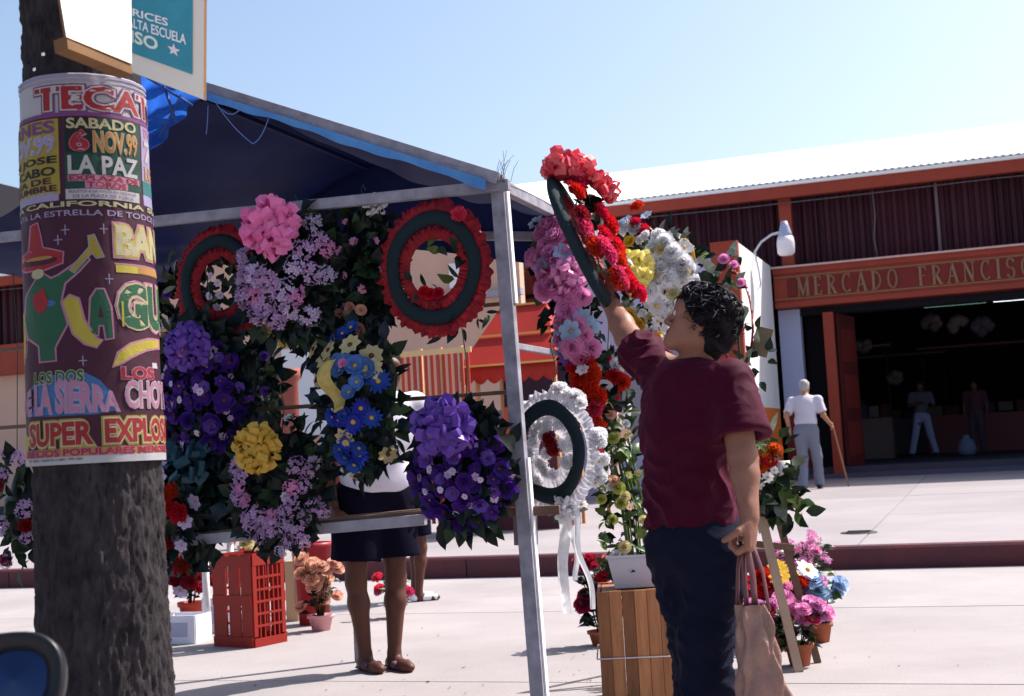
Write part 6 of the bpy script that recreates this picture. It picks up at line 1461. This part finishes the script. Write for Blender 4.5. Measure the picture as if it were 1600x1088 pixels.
# ---------- generic standing figure
def figure(label, G0, ang, Ht, skin, top, bottom, hair, h=.012, shorts=False, lean=0.0, arms=None, legs=None, headf=(0, 1, 0), shoes=black, group=None, sleeve=.5, hairgrey=None, barefoot=False, headO=None, topname='shirt', botname='trousers', leng=None, wide=1.0):
    s = Ht / 1.68; o = thing('person', label, 'person', G0, group=group)
    ca, sa = math.cos(ang), math.sin(ang)
    def T(x, y, z): return A3(G0) + V(x * ca - y * sa, x * sa + y * ca, z) * s     # x: person's right, y: forward
    def D(x, y, z): return V(x * ca - y * sa, x * sa + y * ca, z)
    rt, fd = D(1, 0, 0), D(0, 1, 0); ax = [rt, fd, up]; ln = lean
    pel = T(0, 0, .93); chs = T(0, ln * .5, 1.25); nk = T(0, ln * .8, 1.44); HO = T(0, ln * 1.0 + .01, 1.46)
    hpz, Qh, HAx = head_prims(HO, D(*headf), up + fd * .0, .225 * s, nk, .052 * s)
    arms = arms or [((.20, 0, 1.38), (.25, -.03, 1.10), (.26, .06, .86)), ((-.20, 0, 1.38), (-.25, -.03, 1.10), (-.26, .06, .86))]
    legs = legs or [((.09, 0, .88), (.10, .02, .48), (.10, -.02, .08)), ((-.09, 0, .88), (-.10, .02, .48), (-.10, -.02, .08))]
    pr = list(hpz) + [ell(chs, (.15 * s, .10 * s, .2 * s), ax, .05), ell(T(0, ln * .2, 1.07), (.135 * s, .10 * s, .14 * s), ax, .05), ell(pel, (.155 * s, .11 * s, .12 * s), ax, .05)]
    sh = [ell(chs + up * .01, (.185 * s * wide, .135 * s * wide, .21 * s), ax, .05), ell(T(0, ln * .2, 1.05), (.172 * s * wide, .135 * s * wide, .18 * s), ax, .05), cut(T(0, 0, .93), -up, .34 * s), cap(nk + up * .01 * s, nk + up * .2 * s, .075 * s, .09 * s, .004, sub=True)]
    tr_ = [ell(pel, (.172 * s * wide, .130 * s * wide, .13 * s), ax, .05)]
    for i, (a, b, c_) in enumerate(arms):
        a, b, c_ = T(a[0], a[1] + ln * .7, a[2]), T(*b), T(*c_); pr += [cap(nk - up * .04 * s, a, .05 * s, .05 * s, .04), cap(a, b, .050 * s, .040 * s, .02), cap(b, c_, .040 * s, .026 * s, .02)]
        d = c_ - b; pr += hand_prims(c_, d, D(-1 if i == 0 else 1, 0, 0) + 1e-3, D(0, 1, .05), 30, s)
        e = a + (b - a) * (sleeve * 1.6); sh += [cap(nk - up * .05 * s, a, .06 * s, .066 * s, .04), cap(a, e, .068 * s, .070 * s, .03), cut(e, b - a, .10 * s)]
    for i, (a, b, c_) in enumerate(legs):
        a, b, c_ = T(*a), T(*b), T(*c_); pr += limb_leg(a, b, c_, s); ft = foot(V(c_[0], c_[1], c_[2] - G0.z), fd, s)
        for q in ft:
            for kk in ('a', 'b'): q[kk] = q[kk] + V(0, 0, G0.z)
        pr += ft
        if shorts: e = a + (b - a) * .72; tr_ += [cap(a, e, .105 * s * wide, .112 * s * wide, .05), cut(e, b - a, .15 * s)]
        else: tr_ += [cap(a, b, .100 * s, .078 * s, .05), cap(b, c_, .078 * s, .070 * s, .03), cut(c_ - up * .03 * s, -up, .13 * s)]
        if shoes is not None:
            h0 = V(c_[0], c_[1], G0.z + .035 * s)
            body_mesh('sandal' if barefoot else 'shoe', [cap(h0 - fd * .05 * s - up * .02 * (1 if barefoot else 0), h0 + fd * .15 * s - up * (.02 if barefoot else .006), .042 * s * (1 if not barefoot else .9), .036 * s, .02, ((0, 0, 1), .25 if barefoot else .9)), cut(V(h0[0], h0[1], G0.z + .002), -up, .3)] + ([cap(h0 + fd * .07 * s + rt * -.04 * s, h0 + fd * .07 * s + rt * .04 * s, .018, .018, .01)] if barefoot else []), h * .8, shoes, o, A3(G0))
    body_mesh('body', pr, h, skin, o, A3(G0)); wv = wr(int(Ht * 100), .010, (6, 6, 5))
    body_mesh(topname, sh, h, top, o, A3(G0), wv); body_mesh(botname, tr_, h, bottom, o, A3(G0), wv)
    H_ = .225 * s; E2 = lambda x, y, z, a, b, c_, kk=.1, sub=False: ell(Qh(x, y, z), (a * H_, b * H_, c_ * H_), HAx, kk * H_, sub)
    body_mesh('hair', [E2(0, -.09, .69, .355, .42, .34), E2(0, -.25, .46, .31, .22, .26), E2(0, .50, .40, .34, .33, .36, .03, True)], h * .7, hair, o, A3(G0), wr(2, .006, (40, 40, 40)))
    for sx in (-1, 1): eye(o, Qh, HAx, H_, sx, A3(G0))
    return o, T, D
# woman in shorts behind the counter
gq = G(596, 1046); white_c = mat('white_shirt_cloth', (.62, .60, .72), .8, bump=(200, .2)); skd = skinm('brown', (.10, .036, .025))
figure('person in white shirt and dark shorts standing behind the stall counter, bare legs showing', gq, R(-148), 1.60, skd, white_c, mat('dark_shorts', (.006, .005, .014), .9, spec=.03), hairm, .007, shorts=True,
       legs=[((.10, 0, .88), (.12, -.01, .47), (.075, -.03, .08)), ((-.10, 0, .88), (-.10, .02, .47), (-.055, .05, .08))], shoes=mat('sandal_tan', (.10, .05, .07), .6), barefoot=True, sleeve=.45, headf=(.1, 1, -.2), lean=.20, wide=1.2)
q = G(655, 938); figure('second person with bare brown leg and white shoe, walking behind the purple arrangement', q, R(-75), 1.36, skd, mat('plum_cloth', (.10, .05, .09), .8), mat('dark_shorts', (.01, .01, .02)), hairm, .010, shorts=True, shoes=mat('white_shoe', (.75, .74, .78), .6))
# old man with a cane
def on_z(px, py, f):
    z = .25
    for _ in range(6): q = G(px, py, z); z = f(q.dot(N))
    return q
q = on_z(1266, 765, ZP); whh = mat('white_hair', (.36, .34, .35), .8)
om, T, D = figure('old man with white hair, white short-sleeved shirt and grey trousers, walking with a cane', q, R(-22), 1.66, skinm('light', (.42, .20, .13)), mat('man_shirt', (.56, .52, .60), .8), mat('grey_trousers', (.17, .18, .24), .8), whh, .011, lean=.12,
    arms=[((.20, 0, 1.36), (.27, .05, 1.12), (.34, .22, .98)), ((-.20, 0, 1.36), (-.27, -.08, 1.14), (-.24, -.04, .92))], legs=[((.09, 0, .88), (.12, .10, .50), (.13, .12, .08)), ((-.09, 0, .88), (-.08, .02, .48), (-.08, -.12, .08))])
cn = thing('cane', 'thin brown walking cane held by the old man', 'cane', q); c = MB()
a = Vector(T(.36, .28, .97)) - q; b = Vector(T(.52, .42, 0)) - q; b.z = .0; c.tube([b, b.lerp(a, .5), a, a + Vector((0, 0, .02)), a + (Vector(D(0, -.08, .02))), a + Vector(D(0, -.12, 0))], .014, 8); c.build('stick', mat('cane_wood', (.25, .13, .07), .6), cn)
# people in the hall
zf = lambda t: ZF
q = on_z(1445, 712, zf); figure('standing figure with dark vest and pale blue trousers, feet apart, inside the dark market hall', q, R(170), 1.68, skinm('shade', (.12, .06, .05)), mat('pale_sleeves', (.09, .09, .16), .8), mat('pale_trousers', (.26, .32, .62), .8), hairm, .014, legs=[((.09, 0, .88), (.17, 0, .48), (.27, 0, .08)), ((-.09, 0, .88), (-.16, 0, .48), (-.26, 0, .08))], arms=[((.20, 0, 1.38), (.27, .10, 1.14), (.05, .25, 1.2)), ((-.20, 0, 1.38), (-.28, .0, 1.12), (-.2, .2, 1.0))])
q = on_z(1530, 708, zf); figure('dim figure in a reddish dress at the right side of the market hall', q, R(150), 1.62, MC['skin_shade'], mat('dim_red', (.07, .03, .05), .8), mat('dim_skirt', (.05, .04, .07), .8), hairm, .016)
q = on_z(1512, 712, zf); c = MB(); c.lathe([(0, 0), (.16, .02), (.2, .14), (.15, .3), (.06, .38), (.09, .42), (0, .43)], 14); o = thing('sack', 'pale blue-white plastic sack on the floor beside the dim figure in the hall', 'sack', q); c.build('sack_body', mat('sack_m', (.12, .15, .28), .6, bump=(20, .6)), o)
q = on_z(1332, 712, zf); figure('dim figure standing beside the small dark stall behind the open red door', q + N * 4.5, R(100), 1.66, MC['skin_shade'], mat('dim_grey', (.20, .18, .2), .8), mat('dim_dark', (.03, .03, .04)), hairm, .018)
